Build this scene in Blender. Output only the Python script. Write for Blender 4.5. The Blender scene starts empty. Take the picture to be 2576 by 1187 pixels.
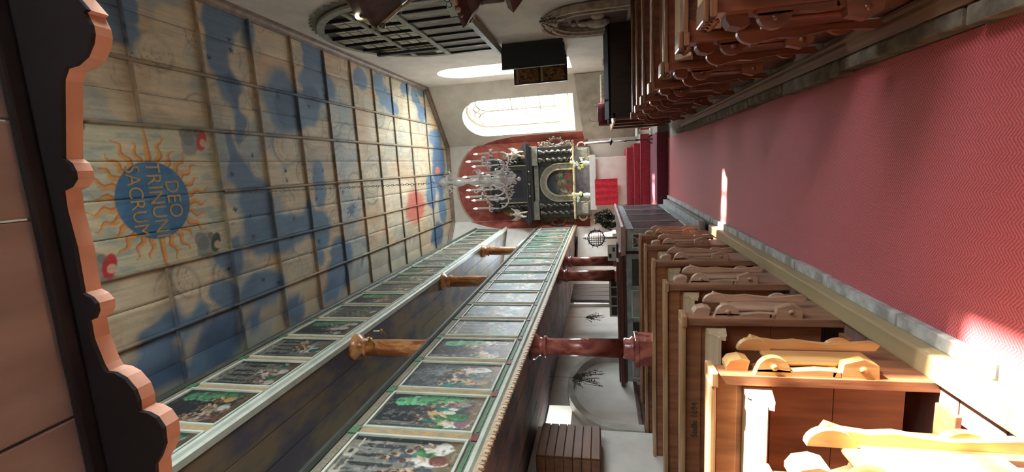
import bpy, bmesh, math, random
import numpy as np
from mathutils import Vector, Matrix
from mathutils.geometry import tessellate_polygon
random.seed(7); RS = np.random.RandomState(5)
S = bpy.context.scene; COL = S.collection; PI = math.pi

# ------------------------------------------------------------------ camera (photo taken with the phone turned a quarter)
YAW, PIT, ROL, FPX = .15592, .19894, -.0246, 1135.5
fw = Vector((-math.sin(YAW)*math.cos(PIT), math.cos(YAW)*math.cos(PIT), math.sin(PIT)))
r0 = Vector((math.cos(YAW), math.sin(YAW), 0)); u0 = r0.cross(fw)
rr = math.cos(ROL)*r0 + math.sin(ROL)*u0; uu = -math.sin(ROL)*r0 + math.cos(ROL)*u0
cam = bpy.data.objects.new('camera', bpy.data.cameras.new('camera')); COL.objects.link(cam)
m = Matrix.Identity(4)
for i in range(3): m[i][0] = -uu[i]; m[i][1] = rr[i]; m[i][2] = -fw[i]
m.translation = (0, 0, 1.6); cam.matrix_world = m
cam.data.sensor_width = 36; cam.data.sensor_fit = 'HORIZONTAL'; cam.data.lens = FPX/2576*36; cam.data.clip_start = .02
S.camera = cam
# ------------------------------------------------------------------ world, sun, daylight at the windows
S.view_settings.view_transform = 'Standard'; S.view_settings.look = 'None'
S.view_settings.gamma = 1; S.view_settings.use_curve_mapping = False
S.view_settings.exposure = 1.0
S.cycles.max_bounces = 8; S.cycles.diffuse_bounces = 5; S.cycles.caustics_reflective = False; S.cycles.caustics_refractive = False
S.cycles.sample_clamp_indirect = 6; S.cycles.use_denoising = True
W = bpy.data.worlds.new('sky'); S.world = W; W.use_nodes = True
bg = W.node_tree.nodes['Background']; bg.inputs[0].default_value = (.80, .91, 1, 1); bg.inputs[1].default_value = 22.0
SUN_DIR = Vector((3.5, -.22, 2.42)).normalized()
sl = bpy.data.lights.new('sun', 'SUN'); sl.energy = 42; sl.angle = .02; sl.color = (1, .93, .82)
so = bpy.data.objects.new('sun', sl); COL.objects.link(so); so.rotation_euler = SUN_DIR.to_track_quat('Z', 'Y').to_euler()
def day(name, loc, direction, sx, sy, power, col=(.86, .94, 1)):
    l = bpy.data.lights.new(name, 'AREA'); l.shape = 'RECTANGLE'; l.size = sx; l.size_y = sy; l.energy = power; l.color = col
    o = bpy.data.objects.new(name, l); COL.objects.link(o); o.location = loc
    o.rotation_euler = Vector(direction).to_track_quat('-Z', 'Y').to_euler()
    return o
# ------------------------------------------------------------------ materials
def lin(c): return tuple(((v/255)/12.92 if v <= 10 else (((v/255)+.055)/1.055)**2.4) for v in c)
MC = {}
def nodes(name):
    mt = bpy.data.materials.new(name); mt.use_nodes = True
    nt = mt.node_tree; return mt, nt, nt.nodes, nt.links, nt.nodes['Principled BSDF']
def mat(name, c, c2=None, scale=6, stretch=(1, 1, 1), rough=.6, metal=0, bump=.15, coat=0, detail=6, lo=.35, hi=.65, emit=0, spec=.5, dist=0):
    if name in MC: return MC[name]
    mt, nt, N, L, b = nodes(name)
    tc = N.new('ShaderNodeTexCoord'); mp = N.new('ShaderNodeMapping'); mp.inputs['Scale'].default_value = stretch
    L.new(tc.outputs['Object'], mp.inputs[0])
    nz = N.new('ShaderNodeTexNoise'); nz.inputs['Scale'].default_value = scale; nz.inputs['Detail'].default_value = detail
    nz.inputs['Distortion'].default_value = dist
    L.new(mp.outputs[0], nz.inputs['Vector'])
    cr = N.new('ShaderNodeValToRGB'); cr.color_ramp.elements[0].position = lo; cr.color_ramp.elements[1].position = hi
    c2 = c2 or tuple(v*.85 for v in c)
    cr.color_ramp.elements[0].color = (*lin(c), 1); cr.color_ramp.elements[1].color = (*lin(c2), 1)
    L.new(nz.outputs['Fac'], cr.inputs[0]); L.new(cr.outputs[0], b.inputs['Base Color'])
    b.inputs['Roughness'].default_value = rough; b.inputs['Metallic'].default_value = metal
    b.inputs['Coat Weight'].default_value = coat; b.inputs['Coat Roughness'].default_value = .15
    b.inputs['Specular IOR Level'].default_value = spec
    if bump:
        bp = N.new('ShaderNodeBump'); bp.inputs['Strength'].default_value = bump; bp.inputs['Distance'].default_value = .01
        L.new(nz.outputs['Fac'], bp.inputs['Height']); L.new(bp.outputs[0], b.inputs['Normal'])
    if emit:
        b.inputs['Emission Color'].default_value = (*lin(c), 1); b.inputs['Emission Strength'].default_value = emit
    MC[name] = mt; return mt
def painted(name, rough=.7, bump=.12, scale=30, stretch=(1, 1, 1), amt=.25):
    if name in MC: return MC[name]
    mt, nt, N, L, b = nodes(name)
    at = N.new('ShaderNodeVertexColor'); at.layer_name = 'Col'
    tc = N.new('ShaderNodeTexCoord'); mp = N.new('ShaderNodeMapping'); mp.inputs['Scale'].default_value = stretch
    nz = N.new('ShaderNodeTexNoise'); nz.inputs['Scale'].default_value = scale; nz.inputs['Detail'].default_value = 6
    L.new(tc.outputs['Object'], mp.inputs[0]); L.new(mp.outputs[0], nz.inputs['Vector'])
    mr = N.new('ShaderNodeMapRange'); mr.inputs['From Min'].default_value = .3; mr.inputs['From Max'].default_value = .7
    mr.inputs['To Min'].default_value = 1-amt; mr.inputs['To Max'].default_value = 1+amt*.5
    L.new(nz.outputs['Fac'], mr.inputs['Value'])
    vm = N.new('ShaderNodeVectorMath'); vm.operation = 'SCALE'; L.new(at.outputs[0], vm.inputs[0]); L.new(mr.outputs[0], vm.inputs['Scale'])
    L.new(vm.outputs[0], b.inputs['Base Color']); b.inputs['Roughness'].default_value = rough
    bp = N.new('ShaderNodeBump'); bp.inputs['Strength'].default_value = bump; bp.inputs['Distance'].default_value = .01
    L.new(nz.outputs['Fac'], bp.inputs['Height']); L.new(bp.outputs[0], b.inputs['Normal'])
    MC[name] = mt; return mt
def glassy(name, col=(1, 1, 1), mixf=.85, rough=.05):
    mt, nt, N, L, b = nodes(name); N.remove(b)
    t = N.new('ShaderNodeBsdfTransparent'); t.inputs[0].default_value = (*col, 1)
    g = N.new('ShaderNodeBsdfGlossy'); g.inputs['Roughness'].default_value = rough
    mx = N.new('ShaderNodeMixShader'); mx.inputs[0].default_value = 1-mixf
    L.new(t.outputs[0], mx.inputs[1]); L.new(g.outputs[0], mx.inputs[2]); L.new(mx.outputs[0], N['Material Output'].inputs[0])
    MC[name] = mt; return mt

PLASTER = mat('plaster', (222, 216, 205), (208, 202, 192), 3, rough=.9, bump=.2)
PLASTER_OLD = mat('old_plaster', (186, 182, 170), (160, 156, 142), 4, rough=.95, bump=.3)
STONE = mat('kerb_stone', (196, 200, 198), (142, 140, 134), 9, rough=.85, bump=.6)
STONE_D = mat('worn_kerb_stone', (118, 108, 92), (74, 66, 56), 12, rough=.85, bump=.8)
BEAM_L = mat('tan_beam_wood', (176, 158, 118), (150, 134, 100), 5, (1, .12, 1), rough=.5, bump=.1)
BEAM_R = mat('brown_beam_wood', (112, 82, 54), (84, 58, 38), 5, (6, .3, 6), rough=.45, bump=.3)
PINE = mat('pew_pine', (158, 104, 70), (126, 80, 54), 7, (3, 3, .35), rough=.42, bump=.15)
PINE_TOP = mat('pew_rail_pine', (190, 154, 116), (160, 122, 86), 7, (.3, 3, 3), rough=.35, bump=.15)
PINE_END = mat('pew_end_pine', (160, 118, 90), (122, 86, 64), 7, (3, 3, .3), rough=.45, bump=.3)
FLAP = mat('light_flap_wood', (214, 172, 112), (190, 144, 88), 8, (3, 3, .3), rough=.4, bump=.15)
FLAP_FAR = mat('greyer_flap_wood', (190, 160, 134), (156, 126, 102), 8, (3, 3, .3), rough=.5, bump=.2)  # greyer tone for the flaps of the farther left pews
VARN = mat('varnished_pew_wood', (130, 76, 54), (92, 50, 36), 6, (3, 3, .3), rough=.3, bump=.15, coat=.4)
VARN_TOP = mat('varnished_rail_wood', (150, 108, 80), (108, 70, 50), 6, (.3, 3, 3), rough=.25, bump=.15, coat=.5)
DARKWOOD = mat('dark_stall_wood', (52, 32, 26), (34, 20, 17), 6, (3, 3, .4), rough=.35, bump=.2, coat=.2)
BOOKBOARD = mat('sloped_book_board', (200, 180, 148), (178, 156, 122), 6, (.3, 3, 3), rough=.5, bump=.1)
FLOORW = mat('pew_floor_paint', (150, 118, 108), (128, 98, 90), 5, (.4, 3, 1), rough=.45, bump=.1)
SOFFIT = mat('pink_gallery_boards', (162, 142, 134), (138, 118, 110), 3, (2, .4, 1), rough=.7, bump=.2)
FASC_E = mat('lit_peach_cut_edge', (222, 170, 144), (204, 150, 124), 6, rough=.6, bump=.15)  # peach tone paints the nave light on the cut edge
FASC_B = mat('shade_dark_fascia_back', (34, 26, 28), (26, 20, 22), 6, rough=.8, bump=.1)  # near-black tone paints the silhouette shade on the back of the board
BLACK = mat('black_iron', (28, 27, 27), rough=.5, metal=.4)
BRASS = mat('brass', (190, 150, 80), rough=.3, metal=1, bump=0)
ALTAR_BK = mat('altar_black_paint', (52, 54, 54), (34, 36, 38), 10, rough=.35, bump=.1, coat=.3)
ALTAR_GR = mat('altar_grey_moulding', (124, 122, 110), (94, 92, 84), 12, rough=.4, bump=.2)
ALTAR_GD = mat('altar_gilt_edge', (168, 154, 122), (132, 118, 90), 20, rough=.45, metal=.15, bump=.2)
CARV = mat('pale_carved_ornament', (150, 142, 124), (92, 82, 66), 40, rough=.5, bump=.6)
CARV_BR = mat('brown_carved_ornament', (120, 92, 64), (74, 56, 40), 40, rough=.5, bump=.6)
STATUE = mat('painted_statue', (196, 186, 168), (150, 140, 124), 12, rough=.5, bump=.3)
WHITE = mat('white_linen', (240, 238, 232), (228, 226, 220), 10, rough=.8, bump=.2)
REDCLOTH = mat('red_cloth', (214, 46, 66), (180, 28, 48), 14, rough=.8, bump=.2)
REDSTEP = mat('red_step_carpet', (164, 48, 62), (136, 34, 48), 30, rough=.9, bump=.3)
WAX = mat('white_candle', (240, 238, 230), rough=.4, bump=0)
MARB_R = mat('red_marbling', (196, 116, 100), (134, 70, 66), 3.2, (1, 1, .5), rough=.25, bump=.05, coat=.3, dist=2.5, lo=.42, hi=.56)
MARB_O = mat('ochre_marbling', (196, 140, 84), (140, 78, 44), 4, (1, 1, .5), rough=.3, bump=.05, coat=.2, dist=2.5, lo=.4, hi=.58)
RAIL_LT = mat('pale_green_moulding', (206, 216, 200), (186, 198, 182), 6, rough=.5, bump=.1)
RAIL_MID = mat('grey_green_rail', (132, 136, 118), (106, 112, 96), 9, rough=.55, bump=.15)
RAIL_MAR = mat('ochre_marbled_stile', (200, 166, 120), (168, 150, 122), 9, rough=.5, bump=.05, dist=2)
RAIL_GRN = mat('green_panel_paint', (66, 116, 78), (96, 128, 96), 30, rough=.55, bump=.1)
RAIL_RED = mat('dark_red_block', (128, 62, 60), (112, 50, 52), 20, rough=.55, bump=.1)
SCROLL = mat('cream_scroll_carving', (214, 190, 156), (176, 150, 118), 20, rough=.5, bump=.2)
SOFF1 = mat('gallery_soffit_paint', (150, 126, 126), (88, 90, 108), 2.2, (1.4, .7, 1), rough=.6, bump=.1, lo=.42, hi=.58)
SOFF2 = mat('upper_soffit_paint', (134, 118, 90), (92, 88, 98), 2.2, (1.4, .7, 1), rough=.6, bump=.1, lo=.42, hi=.58)
PANEL_W = mat('pale_stall_panel', (176, 170, 162), (150, 144, 138), 6, rough=.5)
PANEL_D = mat('dark_green_panel', (48, 56, 50), (66, 70, 58), 12, rough=.5)
STALL_G = mat('grey_blue_stall_paint', (166, 176, 172), (128, 138, 136), 8, rough=.5)
STALL_P = mat('dark_stall_painting', (34, 36, 42), (84, 78, 82), 7, (1, 1, .5), rough=.4, bump=.05, dist=1)
RAILBR = mat('red_brown_rail', (92, 48, 38), (70, 36, 30), 6, (.4, 2, 2), rough=.4, coat=.2)
LEAF = mat('dark_leaf', (52, 62, 34), (78, 84, 44), 30, rough=.6)
LEAFDRY = mat('dry_leaf', (86, 78, 56), (60, 54, 42), 30, rough=.8)
YEL = mat('yellow_petal', (250, 226, 40), (240, 240, 140), 30, rough=.5)
WHT = mat('white_petal', (246, 248, 238), (226, 234, 210), 30, rough=.5)
BLUE = mat('bright_blue_rubber', (20, 150, 220), (14, 120, 200), 8, rough=.45)
REDWALL = mat('red_wall_painting', (172, 92, 80), (140, 66, 60), 2.5, rough=.9, dist=1.5, bump=.1, lo=.4, hi=.62)
CRYSTAL = mat('clear_crystal', (250, 253, 255), (244, 248, 250), 5, rough=.08, bump=0)
MC['clear_crystal'].node_tree.nodes['Principled BSDF'].inputs['Transmission Weight'].default_value = .1
MC['clear_crystal'].node_tree.nodes['Principled BSDF'].inputs['IOR'].default_value = 2.3
MC['clear_crystal'].node_tree.nodes['Principled BSDF'].inputs['Roughness'].default_value = .22
MC['clear_crystal'].node_tree.nodes['Principled BSDF'].inputs['Coat Weight'].default_value = 1
GOLDRELIEF = mat('gilded_relief', (150, 104, 54), (44, 32, 26), 16, rough=.35, metal=.3, bump=.8, dist=1.2, lo=.45, hi=.6)
LATT = mat('pale_lattice_panel', (210, 206, 184), (176, 172, 150), 10, rough=.6)
SHPAINT = mat('grey_streaked_panel', (176, 170, 154), (116, 116, 108), 4, (1, 3, .6), rough=.6, dist=1.5)
SLAT = mat('cabinet_slat', (128, 86, 58), (104, 68, 46), 6, (2, .3, 2), rough=.5)
NICHE = mat('dark_wainscot', (104, 78, 64), (76, 56, 46), 5, (1, 2, .4), rough=.6)
GLASS = glassy('window_glass')
BULB = mat('bulb_glow', (255, 246, 214), emit=6, bump=0)
FLOORM = mat('flagstone', (150, 142, 132), (120, 112, 104), 6, rough=.7, bump=.3)
PULP = mat('pulpit_wood', (88, 60, 54), (60, 40, 38), 6, (2, 2, .5), rough=.4, coat=.2)
PULPB = mat('pulpit_blue_panel', (44, 56, 72), (34, 42, 56), 8, rough=.5)
PULPG = mat('pulpit_pale_frieze', (190, 206, 196), (168, 186, 176), 8, rough=.5)
INK = mat('faded_dark_lettering', (52, 58, 58), rough=.8, bump=0)
GOLD = mat('gold_lettering', (176, 144, 84), (150, 120, 70), 20, rough=.5, bump=0)
OFFW = mat('aged_white_board', (214, 208, 192), (196, 188, 170), 8, rough=.6)
# red runner with a woven herringbone
def carpet_mat():
    mt, nt, N, L, b = nodes('herringbone_carpet')
    tc = N.new('ShaderNodeTexCoord'); sp = N.new('ShaderNodeSeparateXYZ'); L.new(tc.outputs['Object'], sp.inputs[0])
    def mth(op, a, bv):
        n = N.new('ShaderNodeMath'); n.operation = op
        for i, v in enumerate((a, bv)):
            if v is None: continue
            if isinstance(v, (int, float)): n.inputs[i].default_value = v
            else: L.new(v, n.inputs[i])
        return n.outputs[0]
    pp = mth('PINGPONG', sp.outputs[0], .055)
    s = mth('SINE', mth('MULTIPLY', mth('ADD', sp.outputs[1], mth('MULTIPLY', pp, .8)), 2*PI/.017), None)
    nz = N.new('ShaderNodeTexNoise'); nz.inputs['Scale'].default_value = 160; nz.inputs['Detail'].default_value = 3
    L.new(tc.outputs['Object'], nz.inputs['Vector'])
    f = mth('ADD', mth('MULTIPLY', s, .2), nz.outputs['Fac'])
    cr = N.new('ShaderNodeValToRGB'); cr.color_ramp.elements[0].position = .3; cr.color_ramp.elements[1].position = .72
    cr.color_ramp.elements[0].color = (*lin((142, 34, 46)), 1); cr.color_ramp.elements[1].color = (*lin((204, 80, 84)), 1)
    L.new(f, cr.inputs[0]); L.new(cr.outputs[0], b.inputs['Base Color']); b.inputs['Roughness'].default_value = .75
    b.inputs['Sheen Weight'].default_value = .3
    bp = N.new('ShaderNodeBump'); bp.inputs['Strength'].default_value = .5; bp.inputs['Distance'].default_value = .004
    L.new(f, bp.inputs['Height']); L.new(bp.outputs[0], b.inputs['Normal'])
    return mt
CARPET = carpet_mat()

# ------------------------------------------------------------------ mesh helpers
class B:
    def __init__(s): s.v = []; s.f = []; s.sm = []
    def add(s, vs, fs, smooth=False):
        n = len(s.v); s.v += [tuple(v) for v in vs]; s.f += [tuple(i+n for i in f) for f in fs]; s.sm += [smooth]*len(fs); return s
    def box(s, x0, x1, y0, y1, z0, z1, bev=0):
        if bev:
            bm = bmesh.new(); bmesh.ops.create_cube(bm, size=1)
            for v in bm.verts: v.co = Vector((x0+(v.co.x+.5)*(x1-x0), y0+(v.co.y+.5)*(y1-y0), z0+(v.co.z+.5)*(z1-z0)))
            bmesh.ops.bevel(bm, geom=list(bm.edges), offset=bev, segments=2, profile=.6, affect='EDGES')
            bm.verts.index_update(); vs = [v.co[:] for v in bm.verts]; fs = [[v.index for v in f.verts] for f in bm.faces]; bm.free()
            return s.add(vs, fs)
        vs = [(x, y, z) for x in (x0, x1) for y in (y0, y1) for z in (z0, z1)]
        return s.add(vs, [(0, 1, 3, 2), (4, 6, 7, 5), (0, 4, 5, 1), (2, 3, 7, 6), (0, 2, 6, 4), (1, 5, 7, 3)])
    def prism(s, pts, axis, a, b):
        """closed 2D outline extruded along axis ('x': pts=(y,z); 'y': pts=(x,z); 'z': pts=(x,y))"""
        def P(p, t): return {'x': (t, p[0], p[1]), 'y': (p[0], t, p[1]), 'z': (p[0], p[1], t)}[axis]
        n = len(pts); vs = [P(p, a) for p in pts] + [P(p, b) for p in pts]
        tr = tessellate_polygon([[Vector((p[0], p[1], 0)) for p in pts]])
        fs = [tuple(t) for t in tr] + [tuple(i+n for i in t) for t in tr] + [(i, (i+1) % n, (i+1) % n+n, i+n) for i in range(n)]
        return s.add(vs, fs)
    def lathe(s, prof, c=(0, 0, 0), n=16, axis='z', smooth=True):
        vs = []; fs = []
        for (r, h) in prof:
            for k in range(n):
                a = 2*PI*k/n; x, y = r*math.cos(a), r*math.sin(a)
                p = {'z': (x, y, h), 'x': (h, x, y), 'y': (x, h, y)}[axis]
                vs.append((p[0]+c[0], p[1]+c[1], p[2]+c[2]))
        for j in range(len(prof)-1):
            for k in range(n): fs.append((j*n+k, j*n+(k+1) % n, (j+1)*n+(k+1) % n, (j+1)*n+k))
        fs.append(tuple(range(n))); fs.append(tuple(range((len(prof)-1)*n, len(prof)*n)))
        return s.add(vs, fs, smooth)
    def tube(s, path, r, n=8):
        path = [Vector(p) for p in path]; vs = []; fs = []; rad = r if isinstance(r, (list, tuple)) else [r]*len(path)
        up = Vector((0, 0, 1))
        for i, p in enumerate(path):
            t = (path[min(i+1, len(path)-1)]-path[max(i-1, 0)]).normalized()
            a = t.cross(up)
            if a.length < .1: a = t.cross(Vector((1, 0, 0)))
            a.normalize(); b = t.cross(a)
            for k in range(n):
                q = 2*PI*k/n; vs.append(p+(a*math.cos(q)+b*math.sin(q))*rad[i])
        for j in range(len(path)-1):
            for k in range(n): fs.append((j*n+k, j*n+(k+1) % n, (j+1)*n+(k+1) % n, (j+1)*n+k))
        fs.append(tuple(range(n))); fs.append(tuple(range((len(path)-1)*n, len(path)*n)))
        return s.add(vs, fs, True)
    def ball(s, c, r, n=10, sc=(1, 1, 1)):
        pr = [(max(1e-4, r*math.sin(PI*i/n)), -r*math.cos(PI*i/n)) for i in range(n+1)]
        k = len(s.v); s.lathe(pr, (0, 0, 0), n+2)
        for i in range(k, len(s.v)):
            v = s.v[i]; s.v[i] = (v[0]*sc[0]+c[0], v[1]*sc[1]+c[1], v[2]*sc[2]+c[2])
        return s
    def mesh(s, name, mt):
        me = bpy.data.meshes.new(name); me.from_pydata(s.v, [], s.f); me.materials.append(mt)
        me.polygons.foreach_set('use_smooth', s.sm)
        bm = bmesh.new(); bm.from_mesh(me); bmesh.ops.recalc_face_normals(bm, faces=bm.faces); bm.to_mesh(me); bm.free()
        return me
    def obj(s, name, mt, parent=None, loc=None):
        return link(name, s.mesh(name, mt), parent, loc)
def link(name, data, parent=None, loc=None, rz=None):
    o = bpy.data.objects.new(name, data); COL.objects.link(o)
    if parent: o.parent = parent
    if loc: o.location = loc
    if rz is not None: o.rotation_euler = (0, 0, rz)
    return o
def thing(name, label, cat, loc=(0, 0, 0), rz=0, group=None):
    o = link(name, None, None, loc, rz); o.empty_display_size = .1
    return tag(o, label, cat, group)
def tag(o, label, cat, group=None):
    o['label'] = label; o['category'] = cat; o['kind'] = 'thing'
    if group: o['group'] = group
    return o
def struct(o, label=None):
    o['kind'] = 'structure'
    if label: o['label'] = label
    return o
def dup(root, loc, rz=None, label=None):
    r = root.copy(); COL.objects.link(r); r.location = loc
    if rz is not None: r.rotation_euler = (0, 0, rz)
    if label: r['label'] = label
    for ch in list(root.children):
        c = ch.copy(); COL.objects.link(c); c.parent = r
        for g in list(ch.children):
            d = g.copy(); COL.objects.link(d); d.parent = c
    return r
def arc(cx, cy, r, a0, a1, n, ry=None):
    ry = ry or r
    return [(cx+r*math.cos(math.radians(a0+(a1-a0)*i/n)), cy+ry*math.sin(math.radians(a0+(a1-a0)*i/n))) for i in range(n+1)]
def colgrid(name, P, colr, mt, parent=None):
    """grid mesh: P (h,w,3) points, colr (h,w,3) sRGB 0-255 paint colours stored per point"""
    h, w = P.shape[:2]; me = bpy.data.meshes.new(name)
    idx = np.arange(h*w).reshape(h, w)
    F = np.stack([idx[:-1, :-1], idx[:-1, 1:], idx[1:, 1:], idx[1:, :-1]], -1).reshape(-1, 4)
    me.vertices.add(h*w); me.vertices.foreach_set('co', P.reshape(-1).astype(np.float32))
    me.loops.add(F.size); me.loops.foreach_set('vertex_index', F.reshape(-1).astype(np.int32))
    me.polygons.add(len(F)); me.polygons.foreach_set('loop_start', np.arange(0, F.size, 4, dtype=np.int32))
    me.update(calc_edges=True)
    at = me.color_attributes.new('Col', 'FLOAT_COLOR', 'POINT')
    c = np.clip(colr.reshape(-1, 3)/255., 0, 1); c = np.where(c <= .04, c/12.92, ((c+.055)/1.055)**2.4)
    at.data.foreach_set('color', np.concatenate([c, np.ones((len(c), 1))], 1).reshape(-1).astype(np.float32))
    me.materials.append(mt); me.validate()
    return link(name, me, parent)
_perm = RS.rand(64, 64)
def vnoise(x, y):
    xi = np.floor(x).astype(int); yi = np.floor(y).astype(int); fx = x-xi; fy = y-yi
    fx = fx*fx*(3-2*fx); fy = fy*fy*(3-2*fy); g = lambda a, b: _perm[a % 64, b % 64]
    return (g(xi, yi)*(1-fx)+g(xi+1, yi)*fx)*(1-fy)+(g(xi, yi+1)*(1-fx)+g(xi+1, yi+1)*fx)*fy
def fbm(x, y, o=4):
    r = 0; a = .5; t = 0
    for i in range(o): r = r+a*vnoise(x*2**i+i*17.3, y*2**i+i*9.1); t += a; a *= .5
    return r/t
def mixc(base, c, a): return base*(1-a[..., None])+np.array(c, float)*a[..., None]
def sstep(x, a, b): t = np.clip((x-a)/(b-a), 0, 1); return t*t*(3-2*t)
BLOBS = [('b', 1.73, 4.3, 0.36, 0.26), ('b', 1.36, 4.43, 0.18, 0.12), ('b', 1.47, 4.07, 0.24, 0.12), ('b', -1.57, 8.11, 0.34, 0.36), ('p', -1.69, 8.7, 0.5, 0.5), ('b', 1.78, 5.88, 0.5, 0.22), ('d', 1.29, 5.9, 0.22, 0.12), ('p', 0.32, 5.5, 0.32, 0.22), ('p', -0.59, 5.62, 0.5, 0.22), ('p', 0.33, 6.18, 0.44, 0.22), ('b', -0.79, 7.13, 0.42, 0.38), ('p', 2.64, 10.7, 0.28, 0.44), ('s', -0.67, 8.67, 0.14, 0.18)]+[('b', 1.75, 4.16, 0.3, 0.2), ('b', 1.56, 4.46, 0.26, 0.16), ('b', 1.98, 4.52, 0.18, 0.1), ('b', 1.97, 4.4, 0.18, 0.2), ('b', 2.0, 5.68, 0.54, 0.16), ('b', 1.46, 5.89, 0.52, 0.22), ('b', 2.37, 5.89, 0.2, 0.3), ('b', 0.9, 5.9, 0.34, 0.1), ('b', 0.32, 5.71, 0.34, 0.1), ('b', 2.32, 6.28, 0.34, 0.16), ('b', 2.7, 6.68, 0.12, 0.18), ('b', 2.06, 7.8, 0.44, 0.34), ('b', 1.66, 7.96, 0.3, 0.52), ('b', 1.24, 6.9, 0.46, 0.38), ('d', 1.19, 6.99, 0.34, 0.28), ('b', 1.17, 7.4, 0.28, 0.46), ('d', 1.42, 7.73, 0.2, 0.22), ('b', -0.11, 7.67, 0.44, 0.18), ('p', 0.33, 6.72, 0.52, 0.3), ('p', 0.74, 8.65, 0.88, 0.44), ('p', -0.65, 8.6, 0.48, 0.38), ('p', 1.34, 8.28, 0.32, 0.34), ('b', 2.09, 10.49, 0.28, 0.28), ('b', 1.85, 10.75, 0.24, 0.34), ('b', 2.08, 9.56, 0.26, 0.28), ('b', 1.64, 11.03, 0.2, 0.32), ('b', 2.23, 12.0, 0.2, 0.26), ('b', 2.05, 12.64, 0.3, 0.28), ('b', 1.7, 13.0, 0.24, 0.32), ('b', 1.05, 14.01, 0.26, 0.52), ('d', 0.11, 14.16, 0.76, 0.54), ('b', -0.61, 13.29, 0.48, 0.4), ('b', 2.34, 13.14, 0.14, 0.32), ('b', -1.19, 14.13, 0.52, 0.3), ('d', -2.02, 13.49, 0.36, 0.5), ('b', -0.27, 5.99, 0.34, 0.32), ('b', -0.84, 6.31, 0.32, 0.6), ('b', -0.75, 6.81, 0.2, 0.64), ('b', -0.98, 7.44, 0.36, 0.36), ('b', -1.39, 7.24, 0.22, 0.34), ('b', -1.93, 7.9, 0.38, 0.38), ('b', -0.63, 5.92, 0.24, 0.24), ('b', 0.04, 5.81, 0.36, 0.16), ('p', 0.21, 6.08, 0.36, 0.16), ('b', -2.22, 7.64, 0.22, 0.24), ('b', -1.62, 5.89, 0.26, 0.42), ('b', -2.21, 6.53, 0.28, 0.2), ('d', -2.12, 5.04, 0.32, 0.34), ('b', -2.33, 4.87, 0.22, 0.38), ('b', -1.67, 4.57, 0.16, 0.34), ('b', -2.0, 4.14, 0.24, 0.28), ('b', -2.08, 3.89, 0.14, 0.3), ('b', -1.72, 4.29, 0.12, 0.36), ('d', -2.3, 4.24, 0.14, 0.24), ('b', -1.01, 5.39, 0.28, 0.2), ('b', -1.55, 5.22, 0.2, 0.2), ('b', -1.81, 5.31, 0.22, 0.14), ('b', -2.04, 5.65, 0.18, 0.14), ('p', -0.44, 6.48, 0.2, 0.18), ('w', 1.27, 4.28, 0.26, 0.32), ('w', 1.48, 4.93, 0.28, 0.36), ('w', 1.95, 5.13, 0.28, 0.3), ('w', 1.68, 6.2, 0.36, 0.24), ('w', 2.23, 6.81, 0.36, 0.38), ('w', 0.94, 4.35, 0.18, 0.28), ('w', 1.01, 4.96, 0.2, 0.34), ('w', 0.53, 6.86, 0.26, 0.26), ('w', -0.55, 5.34, 0.28, 0.24), ('w', 0.14, 6.5, 0.3, 0.22), ('w', -0.15, 7.03, 0.4, 0.28), ('w', -1.34, 7.02, 0.32, 0.32), ('w', -1.66, 6.84, 0.28, 0.44), ('w', -1.17, 4.84, 0.2, 0.24), ('w', -1.24, 4.04, 0.24, 0.26), ('w', -1.39, 4.68, 0.2, 0.22), ('w', 1.77, 12.16, 0.32, 0.4), ('w', 1.99, 11.45, 0.2, 0.24), ('w', 1.11, 10.38, 0.4, 0.64), ('w', 0.99, 11.73, 0.42, 0.52), ('w', 2.17, 7.38, 0.34, 0.22), ('w', 1.03, 6.07, 0.18, 0.16), ('r', -0.98, 11.97, 0.42, 0.62), ('y', -0.66, 10.88, 0.62, 0.86), ('r', -0.02, 14.06, 0.12, 0.22)]

# ================================================================== THE SETTING
ZC = 6.78
def wall(name, A, Bp, z0, z1, th, holes=(), mt=None, sc=.82):
    A = Vector((*A, 0)); Bp = Vector((*Bp, 0)); d = (Bp-A); Ln = d.length; d.normalize(); out = Vector((d.y, -d.x, 0))
    def P(s, z, t): p = A+d*s+out*t; return (p.x, p.y, z)
    loops = [[(0, z0), (Ln, z0), (Ln, z1), (0, z1)]]+[list(h) for h in holes]
    loops2 = [loops[0]]
    for h in loops[1:]:
        cs = sum(p[0] for p in h)/len(h); zb = min(p[1] for p in h); cz = zb+.15
        loops2.append([(cs+(p[0]-cs)*sc, cz+(p[1]-zb)*((sc+1)/2)) for p in h])
    b = B()
    for lp, t in ((loops, 0), (loops2, th)):
        tr = tessellate_polygon([[Vector((p[0], p[1], 0)) for p in l] for l in lp])
        b.add([P(p[0], p[1], t) for l in lp for p in l], [tuple(x) for x in tr])
    for l, l2 in zip(loops, loops2):
        n = len(l); b.add([P(*p, 0) for p in l]+[P(*p, th) for p in l2], [(i, (i+1) % n, (i+1) % n+n, i+n) for i in range(n)])
    o = b.obj(name, mt or PLASTER); struct(o); return o, P, loops2
def arch_hole(s0, s1, z0, z1, n=14):
    r = (s1-s0)/2; return [(s0, z0), (s1, z0)]+arc((s0+s1)/2, z1-r, r, 0, 180, n)
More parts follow.
